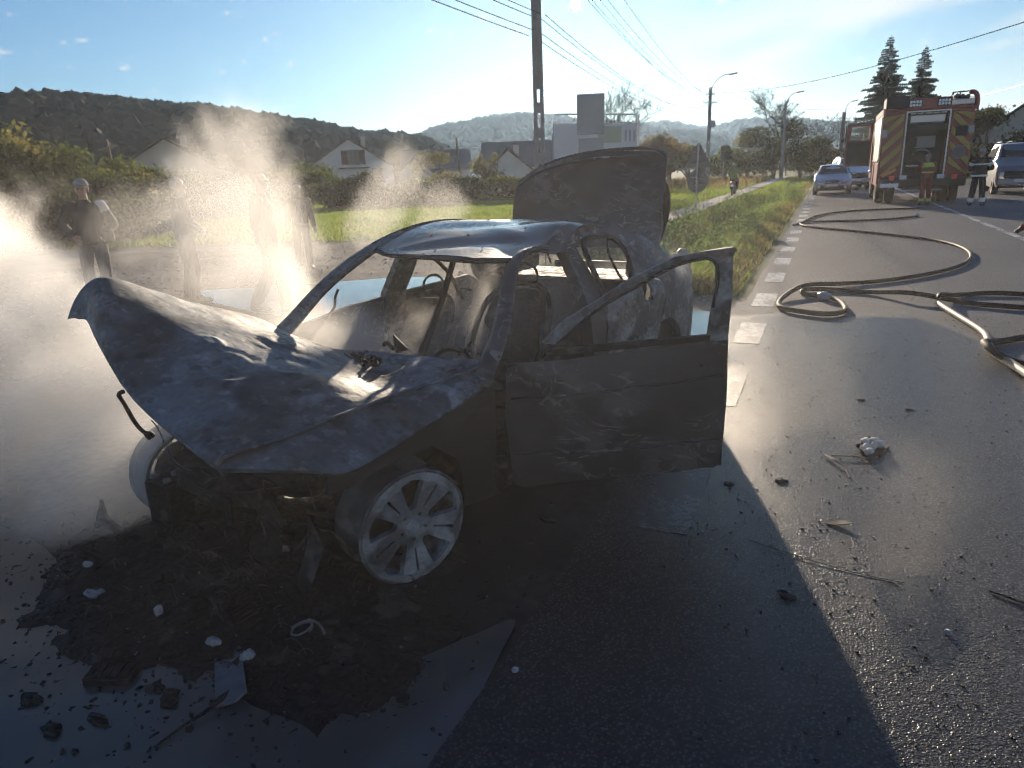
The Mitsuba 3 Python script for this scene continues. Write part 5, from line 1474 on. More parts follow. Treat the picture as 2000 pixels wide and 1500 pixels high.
put('run', tube(p, .030, 10, smooth_n=n), 'hose_rubber', k, smooth=True)

# ---------------------------------------------------------------- fire engine (local: x across, y forward away from us, z up; rear face at y = 0)
FE = place(1.70, 30.3, 0)
fe = tag('fire_engine', 'red fire engine with yellow chevrons parked on the road, rear shutter open', 'fire engine')


def fep(name, mesh, m, parent=None, smooth=False, label=None):
    return put(name, mesh, m, parent or fe, smooth=smooth, at=FE, label=label)


W, HB, LB = 2.84, 3.30, 4.6
fep('chassis', box((W / 2, 3.9, .66), (1.1, 7.4, .3)), 'black_plastic')
fep('left_body', box((.40, LB / 2 + .02, 1.95), (.78, LB, 2.66), bevel=.05), 'fire_red')
fep('right_body', box((W - .40, LB / 2 + .02, 1.95), (.78, LB, 2.66), bevel=.05), 'fire_red')
fep('roof_beam', box((W / 2, LB / 2, 3.24), (W - .1, LB, .12), bevel=.03), 'fire_red')
pump = fep('pump_bay', box((W / 2, 1.0, 2.0), (1.30, .05, 2.4)), 'pump_green')
fep('bay_lining', cat([box((W / 2 + s * .645, .5, 2.0), (.03, 1.0, 2.4)) for s in (-1, 1)] + [box((W / 2, .5, .86), (1.3, 1.0, .04)), box((W / 2, .5, 3.14), (1.3, 1.0, .06))]), 'pump_green', pump)
fep('shutter_roll', box((W / 2, .25, 2.92), (1.26, .25, .42), bevel=.1), 'locker_silver', pump)
fep('shutter_slat', box((W / 2, .12, 2.62), (1.26, .04, .22)), 'pump_green', pump)
fep('control_panel', box((W / 2 + .05, .80, 2.15), (.66, .25, .40), bevel=.02), 'panel_grey', pump)
fep('gauge_plate', box((W / 2 - .35, .70, 2.15), (.28, .2, .34), bevel=.02), 'pump_green', pump)
fep('pump_pipe', tube([(W / 2 - .3, .72, 1.75), (W / 2 - .2, .55, 1.86), (W / 2 + .1, .55, 1.86), (W / 2 + .25, .72, 1.72)], .035, 8, smooth_n=18), 'galvanised', pump, smooth=True)
for i in range(4):
    c = lathe([(0, 0), (.10, 0), (.10, .08), (.06, .10), (.06, .16), (0, .16)], 14)
    fep('outlet', xform(c, trimesh.transformations.translation_matrix((W / 2 - .42 + .28 * i, .72, 1.42)) @ trimesh.transformations.euler_matrix(math.pi / 2, 0, 0)), 'black_plastic', pump)
fep('equipment_box', box((W / 2 - .2, .5, 1.08), (.7, .6, .36), bevel=.03), 'black_plastic', pump)
fr = fep('bay_frame', cat([box((W / 2 + s * .665, -.012, 2.02), (.045, .05, 2.3)) for s in (-1, 1)] + [box((W / 2, -.014, 3.165), (1.36, .05, .045))]), 'locker_silver')
for i in range(5):
    fep('bay_light', box((W / 2 - .48 + .24 * i, .03, 3.10), (.17, .05, .05), bevel=.01), 'clear_lamp', fr)
fep('top_board', box((W / 2, .03, 3.42), (1.36, .08, .36), bevel=.02), 'fire_red')
for s in (-1, 1):
    g = fep('work_light', box((W / 2 + s * .44, -.03, 3.43), (.42, .05, .24), bevel=.015), 'black_plastic')
    for i in range(4):
        for j in range(2):
            fep('light_cell', box((W / 2 + s * .44 - .143 + .095 * i, -.062, 3.375 + .105 * j), (.075, .02, .085), bevel=.008), 'clear_lamp', g)
fep('roof_box', box((.42, .7, 3.50), (.72, 1.5, .42), bevel=.04), 'navy_cloth')
ld = fep('suction_hose_tray', box((W - .42, 1.2, 3.40), (.80, 2.4, .22), bevel=.04), 'locker_silver')
for i in range(3):
    fep('suction_hose', tube([(W - .62 + .16 * i, .02, 3.60 - .02 * i), (W - .62 + .16 * i, 2.3, 3.60)], .075, 10), 'black_plastic', ld)
fep('corner_bumper', tube([(W - .02, -.02, 3.12), (W - .02, -.03, 3.5), (W - .10, -.03, 3.66), (W - .28, -.02, 3.68)], .075, 10, smooth_n=14), 'fire_red', ld, smooth=True)
for i, (x, a) in enumerate(((W - .8, .5), (W - .7, -.4), (W - .55, .3))):
    fep('folded_rail', tube([(x, -.01, 3.54), (x + .1 * a, .1, 3.72), (x + .3, .2, 3.74)], .022, 6), 'black_plastic', ld)
# chevron bars on both sides of the rear face
for s, x0 in ((1, .05), (-1, W - .05)):
    for i in range(6):
        zb = 0.78 + .50 * i
        pl = [(0, zb), (.62, zb + .62), (.62, zb + .86), (0, zb + .24)]
        pl = [(min(max(a, 0), .62), min(max(b, .98), 3.12)) for a, b in pl]
        v, f = plate(pl, .006, 0)
        fep('chevron', tm(np.stack([x0 + s * v[:, 0], -.014 - v[:, 2], v[:, 1]], 1), f), 'marking_yellow')
fep('orange_patch', box((.36, -.022, 1.12), (.5, .008, .10), ry=-.5), 'marking_orange')
fep('unit_emblem', tm(*[(np.stack([W - .36 + v[:, 0], -.026 - v[:, 2], v[:, 1] + 1.75], 1), f) for v, f in [plate(ellipse(0, 0, .2, .24, 20), .006, 0)]][0]), 'emblem_grey')
fep('unit_emblem', box((W - .36, -.024, 2.45), (.36, .008, .34)), 'navy_cloth')
for x, w_ in ((.05, .16), (W - .12, .16)):
    fep('marker_lamp', box((x + .05, -.03, 2.48), (w_, .05, .26), bevel=.02), 'panel_grey')
fep('rear_bumper', box((W / 2, -.06, .78), (W - .1, .22, .34), bevel=.04), 'black_plastic')
fep('step_bar', box((W / 2 + .02, -.24, .50), (1.25, .10, .05), bevel=.01), 'galvanised')
fep('step_plate', box((W / 2 - .15, -.20, 1.34), (.8, .08, .035)), 'locker_silver')
for x in (.46, W - .42):
    fep('tail_lamp', box((x, -.185, .93), (.16, .05, .16), bevel=.02), 'red_lamp')
for x in (.82, W - .85):
    fep('reflector', box((x, -.185, .95), (.22, .04, .14), bevel=.01), 'plate_white')
fep('number_plate', box((.40, -.19, .68), (.60, .02, .14), bevel=.004), 'plate_white')
# left side: roller shutters, sill panels, wheels
for i, (y, ln) in enumerate(((.72, 1.05), (2.0, 1.2), (3.4, 1.3))):
    sh = fep('side_shutter', box((-.002, y, 2.28), (.03, ln, 1.55)), 'locker_silver')
    for j in range(9):
        fep('shutter_slat', box((-.020, y, 1.60 + .17 * j), (.012, ln - .06, .15), bevel=.004), 'locker_silver', sh)
    fep('shutter_bar', box((-.035, y, 1.55), (.04, ln - .1, .05)), 'black_plastic', sh)
fep('side_sill', box((.0, .55, 1.10), (.04, .9, .74), bevel=.01), 'fire_red')
fep('side_sill', box((.0, 3.6, 1.10), (.04, 1.5, .74), bevel=.01), 'fire_red')
fep('side_roof_edge', box((.02, LB / 2, 3.22), (.06, LB, .22), bevel=.02), 'beige_plaster')


def truck_wheel(x, y, r=.50, w=.30):
    k = fep('wheel', xform(lathe([(.27, -w / 2), (r - .05, -w / 2), (r, -w / 2 + .05), (r, w / 2 - .05), (r - .05, w / 2), (.27, w / 2), (.27, -w / 2)], 36), trimesh.transformations.translation_matrix((x, y, r)) @ trimesh.transformations.euler_matrix(0, math.pi / 2, 0)), 'rubber', smooth=30)
    fep('rim', xform(lathe([(0, .0), (.12, .02), (.2, -.05), (.28, .1), (.28, -.1), (0, -.1)], 28), trimesh.transformations.translation_matrix((x, y, r)) @ trimesh.transformations.euler_matrix(0, -math.pi / 2, 0)), 'galvanised', k)


for x in (.20, .55, W - .55, W - .20):
    truck_wheel(x, 1.75)
for x in (.22, W - .22):
    truck_wheel(x, 5.9)
cab = fep('cab', trimesh.convex.convex_hull(np.array([(x, y, z) for x in (.04, W - .04) for y, z in ((4.75, .9), (4.75, 3.0), (4.9, 3.1), (6.6, 3.1), (7.15, 2.0), (7.2, .8))])), 'fire_red')
fep('mirror', box((-.28, 7.0, 2.5), (.12, .16, .5), bevel=.03), 'black_plastic', cab)
fep('mud_guard', box((.18, 5.9, 1.12), (.42, 1.3, .08), bevel=.03), 'black_plastic', cab)
# cab door swung open at right angles to the side
v, f = plate([(-1.06, 1.36), (0, 1.34), (0, 3.12), (-.98, 3.12), (-1.06, 2.9)], .08, 0, holes=[[(-.86, 2.48), (-.07, 2.42), (-.07, 3.02), (-.82, 3.02)]])
dr_ = fep('cab_door', tm(np.stack([v[:, 0], 6.75 + v[:, 2], v[:, 1]], 1), f), 'fire_red', label='open red cab door standing out from the side')
v, f = plate([(-.98, 1.42), (-.06, 1.40), (-.06, 2.36), (-.98, 2.42)], .03, 0)
fep('door_lining', tm(np.stack([v[:, 0], 6.71 + v[:, 2], v[:, 1]], 1), f), 'black_plastic', dr_)
v, f = plate([(-.86, 2.48), (-.07, 2.42), (-.07, 3.02), (-.82, 3.02)], .008, 0)
scene['window_glass'] = {'type': 'thindielectric', 'int_ior': 1.5}
fep('window_pane', tm(np.stack([v[:, 0], 6.79 + v[:, 2] * 0, v[:, 1]], 1)[: len(v)], f) if False else grid_mesh(np.array([[-.86, -.07], [-.82, -.07]]), np.full((2, 2), 6.79), np.array([[2.48, 2.42], [3.02, 3.02]])), 'window_glass', dr_)
fep('door_edge', box((-1.05, 6.79, 2.6), (.05, .10, 1.05)), 'black_plastic', dr_)

# ---------------------------------------------------------------- road vehicles


def vehicle(name, label, category, x, y, rz, L, W, sections, paint, group=None, glass_z=None, detail='saloon', hood=None):
    """Body lofted from side sections (y, z_bottom, z_belt, z_top, half width at the belt, half width at the top); the front is at y = 0 and faces -y."""
    key = numbered(name)
    tag(key, label, category, group)
    at = place(x, y, 0, rz=rz)
    s = np.array(sections, float)
    t = np.linspace(s[0, 0], s[-1, 0], 40)
    c = PchipInterpolator(s[:, 0], s[:, 1:], axis=0)(t)
    rows = []
    for (zb, zl, zt, wb, wt), yy in zip(c, t):
        half = [(wb * .90, zb), (wb * .985, zb + (zl - zb) * .25), (wb, zb + (zl - zb) * .6), (wb * .985, zl - .03), (wb * .955, zl), (wt + (wb * .955 - wt) * .5, (zl + zt) / 2), (wt, zt - .025 * (zt > zl + .05)), (wt * .7, zt), (0, zt + .012)]
        rows.append([(-a, yy, b) for a, b in half] + [(a, yy, b) for a, b in half[-2::-1]])
    g = np.array(rows)
    b = thick(g, .02)
    put('body', b, paint, key, smooth=38, at=at)
    return key, at, lambda yy: PchipInterpolator(s[:, 0], s[:, 1:], axis=0)(yy)


def car_wheel(key, at, x, y, r=.31, w=.2):
    E = trimesh.transformations.translation_matrix((x, y, r)) @ trimesh.transformations.euler_matrix(0, math.pi / 2, 0)
    k = put('wheel', xform(lathe([(.19, -w / 2), (r - .03, -w / 2), (r, -w / 2 + .03), (r, w / 2 - .03), (r - .03, w / 2), (.19, w / 2), (.19, -w / 2)], 30), E), 'rubber', key, smooth=30, at=at)
    put('rim', xform(lathe([(0, .03), (.06, .04), (.12, .02), (.2, .06), (.2, -.06), (0, -.06)], 24), E), 'galvanised', k, at=at)
    return k


def quad(a, b, c, d, th=.01):
    v = np.array([a, b, c, d], float)
    n = np.cross(v[1] - v[0], v[3] - v[0])
    n /= np.linalg.norm(n)
    return trimesh.convex.convex_hull(np.vstack([v, v + n * th]))


def saloon(label, x, y, rz, paint, full=True):
    S_ = [(0, .42, .58, .60, .70, .64), (.12, .25, .70, .71, .84, .70), (.5, .22, .80, .83, .87, .74), (1.15, .22, .90, .94, .88, .72), (1.3, .22, .92, .99, .88, .68), (1.95, .22, .94, 1.38, .88, .60), (2.4, .22, .95, 1.44, .88, .60), (3.1, .22, .95, 1.40, .88, .60), (3.75, .22, .96, 1.06, .87, .66), (4.3, .25, .95, .98, .83, .64), (4.5, .4, .8, .82, .74, .6)]
    key, at, q = vehicle('saloon_car', label, 'car', x, y, rz, 4.5, 1.76, S_, paint, hood=1)
    g = put('windscreen', quad((-.66, 1.33, 1.00), (.66, 1.33, 1.00), (.54, 1.92, 1.375), (-.54, 1.92, 1.375), .02), 'dark_glass', key, at=at)
    if not full:
        return key
    put('sun_visor', box((.2, 1.75, 1.28), (.16, .02, .08), rx=-.9), 'plate_white', g, at=at)
    put('wiper', tube([(-.5, 1.27, 1.01), (.1, 1.34, 1.035)], .01, 5), 'black_plastic', g, at=at)
    for s in (-1, 1):
        put('headlight', trimesh.convex.convex_hull(np.array([(s * .50, .03, .60), (s * .78, .14, .60), (s * .80, .24, .74), (s * .52, .09, .72), (s * .5, .1, .6), (s * .76, .3, .66)])), 'clear_lamp', key, at=at)
        put('mirror', box((s * .98, 1.5, 1.00), (.20, .12, .14), bevel=.04), paint, key, at=at)
        put('side_window', quad((s * .862, 1.62, .97), (s * .862, 3.4, .985), (s * .625, 2.95, 1.36), (s * .625, 2.05, 1.36), .012), 'dark_glass', key, at=at)
    put('grille', box((0, .035, .63), (.62, .05, .13), bevel=.01), 'black_plastic', key, at=at)
    put('lower_grille', box((0, .03, .36), (1.1, .12, .14), bevel=.02), 'black_plastic', key, at=at)
    put('bumper', box((0, .03, .50), (1.44, .14, .10), bevel=.03), paint, key, at=at)
    put('number_plate', box((0, -.055, .47), (.52, .015, .11), bevel=.003), 'plate_white', key, at=at)
    for s in (-1, 1):
        for yy in (.85, 3.5):
            car_wheel(key, at, s * .78, yy)
    put('underside', box((0, 2.2, .24), (1.4, 4.0, .06)), 'black_plastic', key, at=at)
    return key


saloon('silver saloon car facing us on the left lane beside the fire engine', .28, 39.9, 0, 'car_silver')
saloon('pale car whose roof shows behind the silver saloon car', .55, 49.0, 0, 'car_silver')
# white vehicle with dark trim half hidden behind the fire engine
S2 = [(0, .45, .75, .78, .80, .7), (.15, .3, .95, .97, .90, .74), (.9, .25, 1.10, 1.14, .92, .74), (1.1, .25, 1.12, 1.25, .92, .7), (1.7, .25, 1.14, 1.72, .92, .66), (3.6, .25, 1.14, 1.76, .92, .66), (4.3, .3, 1.1, 1.6, .90, .64), (4.45, .45, 1.0, 1.1, .85, .62)]


def suv(label, x, y, rz, paint, scale=1.0):
    sc_ = [(a * scale, b, c * scale, d * scale, e, f_) for a, b, c, d, e, f_ in S2]
    key, at, q = vehicle('utility_vehicle', label, 'car', x, y, rz, 4.5, 1.84, sc_, paint)
    k = scale
    put('windscreen', quad((-.70, 1.12 * k, 1.27 * k), (.70, 1.12 * k, 1.27 * k), (.60, 1.64 * k, 1.69 * k), (-.60, 1.64 * k, 1.69 * k), .025), 'dark_glass', key, at=at)
    put('grille', box((0, .05, .80), (1.25, .14, .26), bevel=.02), 'black_plastic', key, at=at)
    put('bumper', box((0, .02, .52), (1.62, .22, .22), bevel=.05), 'panel_grey', key, at=at)
    put('number_plate', box((0, -.10, .55), (.52, .015, .11)), 'plate_white', key, at=at)
    for s in (-1, 1):
        put('headlight', box((s * .70, .10, .82), (.26, .14, .18), bevel=.03), 'clear_lamp', key, at=at)
        put('roof_rail', tube([(s * .62, 1.8 * k, 1.74 * k), (s * .63, 2.0 * k, 1.82 * k), (s * .63, 3.5 * k, 1.82 * k), (s * .62, 3.7 * k, 1.76 * k)], .022, 6), 'chrome', key, at=at)
        put('mirror', box((s * 1.02, 1.35 * k, 1.22 * k), (.2, .12, .2), bevel=.04), paint, key, at=at)
        put('side_window', quad((s * .90, 1.5 * k, 1.17 * k), (s * .90, 3.9 * k, 1.17 * k), (s * .685, 3.7 * k, 1.66 * k), (s * .685, 1.85 * k, 1.66 * k), .012), 'dark_glass', key, at=at)
        for yy in (.95, 3.5 * k):
            car_wheel(key, at, s * .80, yy, .36, .24)
    put('underside', box((0, 2.2, .3), (1.5, 4.0, .08)), 'black_plastic', key, at=at)
    return key


suv('white vehicle with dark lower trim between silver car and fire engine', 1.55, 46.5, 8, 'car_white')
suv('silver-grey utility vehicle with bright roof rails at the right border', 7.35, 36.2, -4, 'car_grey', 1.18)
suv('dark car behind the silver-grey utility vehicle at the right border', 9.6, 46.0, -4, 'car_dark', 1.25)
# ---------------------------------------------------------------- people (local axes: the person faces -y, x to the person's left)
BASE = dict(pelvis=(0, 0, .96), waist=(0, 0, 1.09), chest=(0, .01, 1.31), neck=(0, .015, 1.47), head=(0, -.01, 1.63),
            shl=(.185, .01, 1.425), ell=(.235, .03, 1.145), wrl=(.245, -.05, .90), shr=(-.185, .01, 1.425), elr=(-.235, .03, 1.145), wrr=(-.245, -.05, .90),
            hil=(.09, 0, .93), knl=(.105, -.02, .51), anl=(.115, .03, .085), tol=(.14, -.13, .035), hir=(-.09, 0, .93), knr=(-.105, -.02, .51), anr=(-.115, .03, .085), tor=(-.14, -.13, .035))


def sph(c, r, n=10):
    s = trimesh.creation.icosphere(subdivisions=1)
    return np.asarray(c) + s.vertices * np.asarray(r)


def hull2(a, ra, b, rb):
    return m3.Manifold.hull_points(np.vstack([sph(a, ra), sph(b, rb)]).astype(np.float32))


def blend(ms, res=.03, it=10, fold=0.0, seed=0):
    m = m3.Manifold.batch_boolean(ms, m3.OpType.Add).refine_to_length(res)
    x = man(m)
    x = trimesh.Trimesh(x.vertices, x.faces, process=True)
    trimesh.smoothing.filter_taubin(x, iterations=it)
    if fold:
        n = x.vertex_normals
        v = x.vertices
        x = tm(v + n * (fold * 2 * (meshkit.fbm(v * [9, 9, 5] + seed * 5, 3, seed) - .5))[:, None], x.faces)
    return x


def hand(w, d, side_):
    """Palm, four curled fingers of unequal length and a thumb, from the wrist w along d."""
    d = np.asarray(d) / np.linalg.norm(d)
    s = np.cross(d, [0, 1, 0.05])
    s /= np.linalg.norm(s)
    n = np.cross(s, d)
    out = [hull2(w, (.026,) * 3, w + d * .075, (.034, .024, .03))]
    for i, ln in enumerate((.068, .078, .072, .055)):
        b = w + d * .085 + s * (.027 - .018 * i)
        m = b + d * ln * .55 - n * side_ * .008
        e = m + d * ln * .40 - n * side_ * .022
        out += [hull2(b, (.0095,) * 3, m, (.009,) * 3), hull2(m, (.009,) * 3, e, (.0075,) * 3)]
    b = w + d * .03 + s * .03
    m = b + d * .035 + s * .022
    out += [hull2(b, (.012,) * 3, m, (.0105,) * 3), hull2(m, (.0105,) * 3, m + d * .03 - n * side_ * .01, (.009,) * 3)]
    return out


def person(label, x, y, rz, height=1.75, pose={}, top='black_cloth', legs='navy_cloth', shoe='black_plastic', hair='dark_hair', bald=False, cap=None, z=0.0, group=None, shirt=None, loose=.02):
    j = {k: np.array(v, float) for k, v in {**BASE, **pose}.items()}
    key = numbered('person')
    tag(key, label, 'person', group)
    at = place(x, y, z, rz=rz, s=height / 1.75)
    h = j['head']
    B = [hull2(j['pelvis'], (.15, .10, .10), j['waist'], (.14, .095, .09)), hull2(j['waist'], (.14, .095, .09), j['chest'], (.165, .11, .12)), hull2(j['chest'], (.15, .10, .11), j['neck'], (.07, .06, .04)),
         hull2(j['neck'], (.056,) * 3, h - [0, 0, .06], (.056,) * 3),
         m3.Manifold.hull_points(np.vstack([sph(h + [0, .015, .045], (.076, .092, .075)), sph(h + [0, -.03, -.055], (.052, .058, .05)), sph(h + [0, -.05, -.085], (.03, .035, .025))]).astype(np.float32)),
         hull2(h + [0, -.088, .02], (.010, .012, .012), h + [0, -.108, -.018], (.016, .014, .012)),
         hull2(h + [-.02, -.088, -.055], (.011, .008, .006), h + [.02, -.088, -.055], (.011, .008, .006)),
         hull2(h + [-.038, -.078, .034], (.02, .012, .007), h + [.038, -.078, .034], (.02, .012, .007))]
    for s in 'lr':
        sg = 1 if s == 'l' else -1
        B += [hull2(h + [sg * .078, .012, .02], (.010, .018, .022), h + [sg * .076, .005, -.02], (.008, .012, .016)),
              hull2(j['sh' + s], (.062,) * 3, j['chest'] + [sg * .10, 0, .06], (.07, .08, .07)), hull2(j['sh' + s], (.056,) * 3, j['el' + s], (.043,) * 3), hull2(j['el' + s], (.042,) * 3, j['wr' + s], (.028,) * 3),
              hull2(j['hi' + s], (.095, .10, .09), j['kn' + s], (.062,) * 3), hull2(j['kn' + s], (.06,) * 3, j['an' + s], (.042,) * 3), hull2(j['an' + s], (.043,) * 3, j['to' + s], (.035, .045, .028))]
    body = blend(B, .03, 6)
    fingers = [man(m) for s, sg in (('l', 1), ('r', -1)) for m in hand(j['wr' + s], j['wr' + s] - j['el' + s], sg)]
    eyes = []
    put(key, cat([body] + fingers), 'skin', smooth=40, at=at)
    for sg in (-1, 1):
        put('eye', tm(h + [sg * .031, -.083, .015] + trimesh.creation.icosphere(1).vertices * .011, trimesh.creation.icosphere(1).faces), 'dark_hair', key, at=at)
    L_ = loose
    C = [hull2(j['pelvis'] + [0, 0, -.04], (.165 + L_, .12 + L_, .06), j['waist'], (.155 + L_, .115 + L_, .09)), hull2(j['waist'], (.155 + L_, .115 + L_, .09), j['chest'], (.175 + L_, .12 + L_, .12)), hull2(j['chest'], (.165 + L_, .115 + L_, .11), j['neck'] + [0, 0, -.015], (.09, .075, .035))]
    for s in 'lr':
        sg = 1 if s == 'l' else -1
        wr = j['el' + s] + (j['wr' + s] - j['el' + s]) * .93
        C += [hull2(j['sh' + s], (.066 + L_ * .6,) * 3, j['chest'] + [sg * .10, 0, .06], (.08,) * 3), hull2(j['sh' + s], (.064 + L_ * .6,) * 3, j['el' + s], (.056 + L_ * .6,) * 3), hull2(j['el' + s], (.055 + L_ * .6,) * 3, wr, (.042 + L_ * .5,) * 3)]
    jk = put('jacket', blend(C, .032, 8, .007, 3), top, key, smooth=50, at=at)
    put('collar', tm(*[(j['neck'] + [0, 0, -.005] + c.vertices, c.faces) for c in [lathe([(.062, -.02), (.078, -.02), (.072, .035), (.062, .035), (.062, -.02)], 18)]][0]), top, jk, smooth=40, at=at)
    if shirt:
        put('shirt_front', m_hull := man(hull2(j['waist'] + [0, -.085 - L_, -.02], (.06, .045, .12), j['chest'] + [0, -.085 - L_, .06], (.05, .045, .08))), shirt, jk, smooth=40, at=at)
    C = [hull2(j['pelvis'], (.155, .11, .09), j['pelvis'] + [0, 0, -.06], (.155, .11, .07))]
    for s in 'lr':
        an = j['kn' + s] + (j['an' + s] - j['kn' + s]) * .93
        C += [hull2(j['hi' + s], (.10, .11, .09), j['kn' + s], (.075 + L_ * .4,) * 3), hull2(j['kn' + s], (.073 + L_ * .4,) * 3, an, (.066 + L_ * .4,) * 3)]
    put('trousers', blend(C, .032, 8, .006, 5), legs, key, smooth=50, at=at)
    for s in 'lr':
        d = j['to' + s] - j['an' + s]
        put('shoe', man(m3.Manifold.batch_boolean([hull2(j['an' + s] + [0, 0, .0], (.052,) * 3, j['an' + s] - d * .2 + [0, 0, -.04], (.045, .05, .04)), hull2(j['an' + s] + [0, 0, -.03], (.048, .05, .05), j['to' + s] + d * .15, (.046, .055, .034))], m3.OpType.Add)), shoe, key, smooth=50, at=at)
    if cap:
        c = lathe([(0, .105), (.05, .098), (.085, .06), (.095, .015), (.09, .0), (0, .0)], 22)
        put('cap', cat([tm(h + [0, .012, .05] + c.vertices * [1, 1.12, 1], c.faces), tm(h + [0, -.10, .062] + trimesh.creation.icosphere(2).vertices * [.07, .075, .008], trimesh.creation.icosphere(2).faces)]), cap, key, smooth=40, at=at)
    elif not bald:
        v = trimesh.creation.icosphere(3)
        u = v.vertices.copy()
        u = u[:, :] * [.086, .102, .088] * (1 + .10 * (meshkit.fbm(u * 5, 3) - .5)[:, None])
        keep = (u[:, 2] > .018 - .04 * (u[:, 1] > 0) - .045 * (u[:, 1] > .04)) | (u[:, 1] > .055)
        f = v.faces[keep[v.faces].all(1)]
        put('hair', tm(h + [0, .017, .045] + u, f), hair, key, smooth=60, at=at)
    return key, j, at


def band(key, j, at, a, b, t0, t1, ra, rb, m, name='reflective_band'):
    p, q = j[a] + (j[b] - j[a]) * t0, j[a] + (j[b] - j[a]) * t1
    put(name, man(hull2(p, np.broadcast_to(ra, 3), q, np.broadcast_to(rb, 3))), m, key, smooth=40, at=at)


def ring_band(key, at, c, rx, ry_, h, m, name='reflective_band'):
    l_ = lathe([(.92, -.5), (1, -.5), (1, .5), (.92, .5), (.92, -.5)], 24)
    put(name, tm(np.asarray(c) + l_.vertices * [rx, ry_, h], l_.faces), m, key, smooth=30, at=at)


k, j, at = person('man in a cap and dark waistcoat standing leftmost in the thick smoke', -9.35, 7.05, 48, 1.74, dict(elr=(-.33, .10, 1.17), wrr=(-.20, -.10, 1.02), ell=(.30, .06, 1.16), wrl=(.20, -.12, 1.03)), cap='grey_cloth', legs='denim')
put('shoulder_patch', man(hull2(j['shl'] + [.0, -.02, .02], (.07, .075, .05), j['ell'] * .3 + j['shl'] * .7, (.075,) * 3)), 'light_cloth', k, smooth=40, at=at)
put('belt_pouch', box(j['wrl'] + [.02, -.05, -.03], (.16, .12, .2), bevel=.03), 'black_plastic', k, at=at)
person('man with fair hair and dark jacket standing with legs apart in the smoke', -8.35, 7.75, 150, 1.72, dict(anl=(.20, .03, .085), knl=(.15, -.03, .51), tol=(.24, -.12, .035), anr=(-.18, .03, .085), knr=(-.14, -.03, .51), tor=(-.21, -.12, .035), elr=(-.28, -.02, 1.16), wrr=(-.12, -.2, 1.03), ell=(.28, -.02, 1.16), wrl=(.12, -.2, 1.04)), hair='grey_hair', top='black_cloth', legs='black_cloth')
person('bald man in a dark jacket stepping at the edge of the puddle', -6.35, 7.15, 112, 1.74, dict(anl=(.11, .30, .10), knl=(.10, .06, .52), tol=(.13, .15, .035), anr=(-.11, -.18, .085), knr=(-.10, -.16, .52), tor=(-.13, -.34, .035), ell=(.24, .10, 1.15), wrl=(.25, .04, .91)), bald=True, top='navy_cloth', legs='denim')
person('man in an open jacket over a grey shirt standing farther back by the puddle', -9.14, 11.26, 40, 1.56, dict(wrl=(.27, -.02, .9), wrr=(-.27, -.02, .9)), hair='grey_hair', top='black_cloth', legs='black_cloth', shirt='grey_cloth')

# firefighters
k, j, at = person('firefighter in red trousers and yellow-green jacket working at the pump bay', 3.22, 29.55, 190, 1.72, dict(chest=(0, -.05, 1.31), neck=(0, -.09, 1.46), head=(0, -.14, 1.61), shl=(.19, -.06, 1.42), shr=(-.19, -.06, 1.42), ell=(.27, -.22, 1.22), wrl=(.22, -.46, 1.20), elr=(-.27, -.22, 1.22), wrr=(-.2, -.45, 1.12)), top='red_cloth', legs='red_cloth', cap='helmet_grey', group='firefighters beside the engine', loose=.035)
put('hi_vis_yoke', man(hull2(j['chest'] + [0, .02, .02], (.215, .145, .10), j['chest'] + [0, .02, .10], (.19, .125, .06))), 'hi_vis', k, smooth=40, at=at)
ring_band(k, at, j['waist'] + [0, -.01, .04], .205, .165, .05, 'hi_vis')
for s in 'lr':
    band(k, j, at, 'el' + s, 'wr' + s, .45, .6, .072, .070, 'hi_vis')
    band(k, j, at, 'kn' + s, 'an' + s, .72, .84, .088, .086, 'hi_vis')
k, j, at = person('firefighter in dark turnout gear with pale reflective bands by the rear wheel', 4.62, 28.6, 160, 1.80, dict(ell=(.29, -.06, 1.17), wrl=(.18, -.24, 1.12), elr=(-.29, -.06, 1.17), wrr=(-.14, -.26, 1.14), anl=(.17, .03, .085), tol=(.2, -.12, .035), knl=(.13, -.02, .51), anr=(-.17, .03, .085), tor=(-.2, -.12, .035), knr=(-.13, -.02, .51)), top='black_cloth', legs='black_cloth', cap='helmet_grey', group='firefighters beside the engine', loose=.05)
ring_band(k, at, j['pelvis'] + [0, 0, -.02], .235, .185, .06, 'reflective')
ring_band(k, at, j['chest'] + [0, 0, -.02], .238, .183, .05, 'reflective')
for s in 'lr':
    band(k, j, at, 'el' + s, 'wr' + s, .5, .62, .082, .08, 'reflective')
    band(k, j, at, 'sh' + s, 'el' + s, .45, .55, .10, .098, 'reflective')
    band(k, j, at, 'kn' + s, 'an' + s, .72, .84, .10, .098, 'reflective')
k, j, at = person('kneeling firefighter of whom only a booted leg with yellow band shows at the right border', 4.42, 18.45, 96, 1.75, dict(pelvis=(0, .05, .50), waist=(0, .0, .63), chest=(0, -.10, .84), neck=(0, -.16, .98), head=(0, -.22, 1.12), shl=(.19, -.12, .94), shr=(-.19, -.12, .94), ell=(.24, -.30, .76), wrl=(.16, -.46, .62), elr=(-.24, -.30, .76), wrr=(-.16, -.46, .60),
                     hil=(.09, .05, .47), knl=(.14, -.34, .46), anl=(.14, -.30, .09), tol=(.15, -.46, .035), hir=(-.09, .05, .47), knr=(-.13, .18, .22), anr=(-.13, .58, .13), tor=(-.13, .66, .05)), top='red_cloth', legs='red_cloth', cap='helmet_grey', group='firefighters beside the engine', loose=.035)
band(k, j, at, 'knr', 'anr', .42, .62, .098, .096, 'hi_vis')
band(k, j, at, 'knl', 'anl', .6, .75, .095, .093, 'hi_vis')

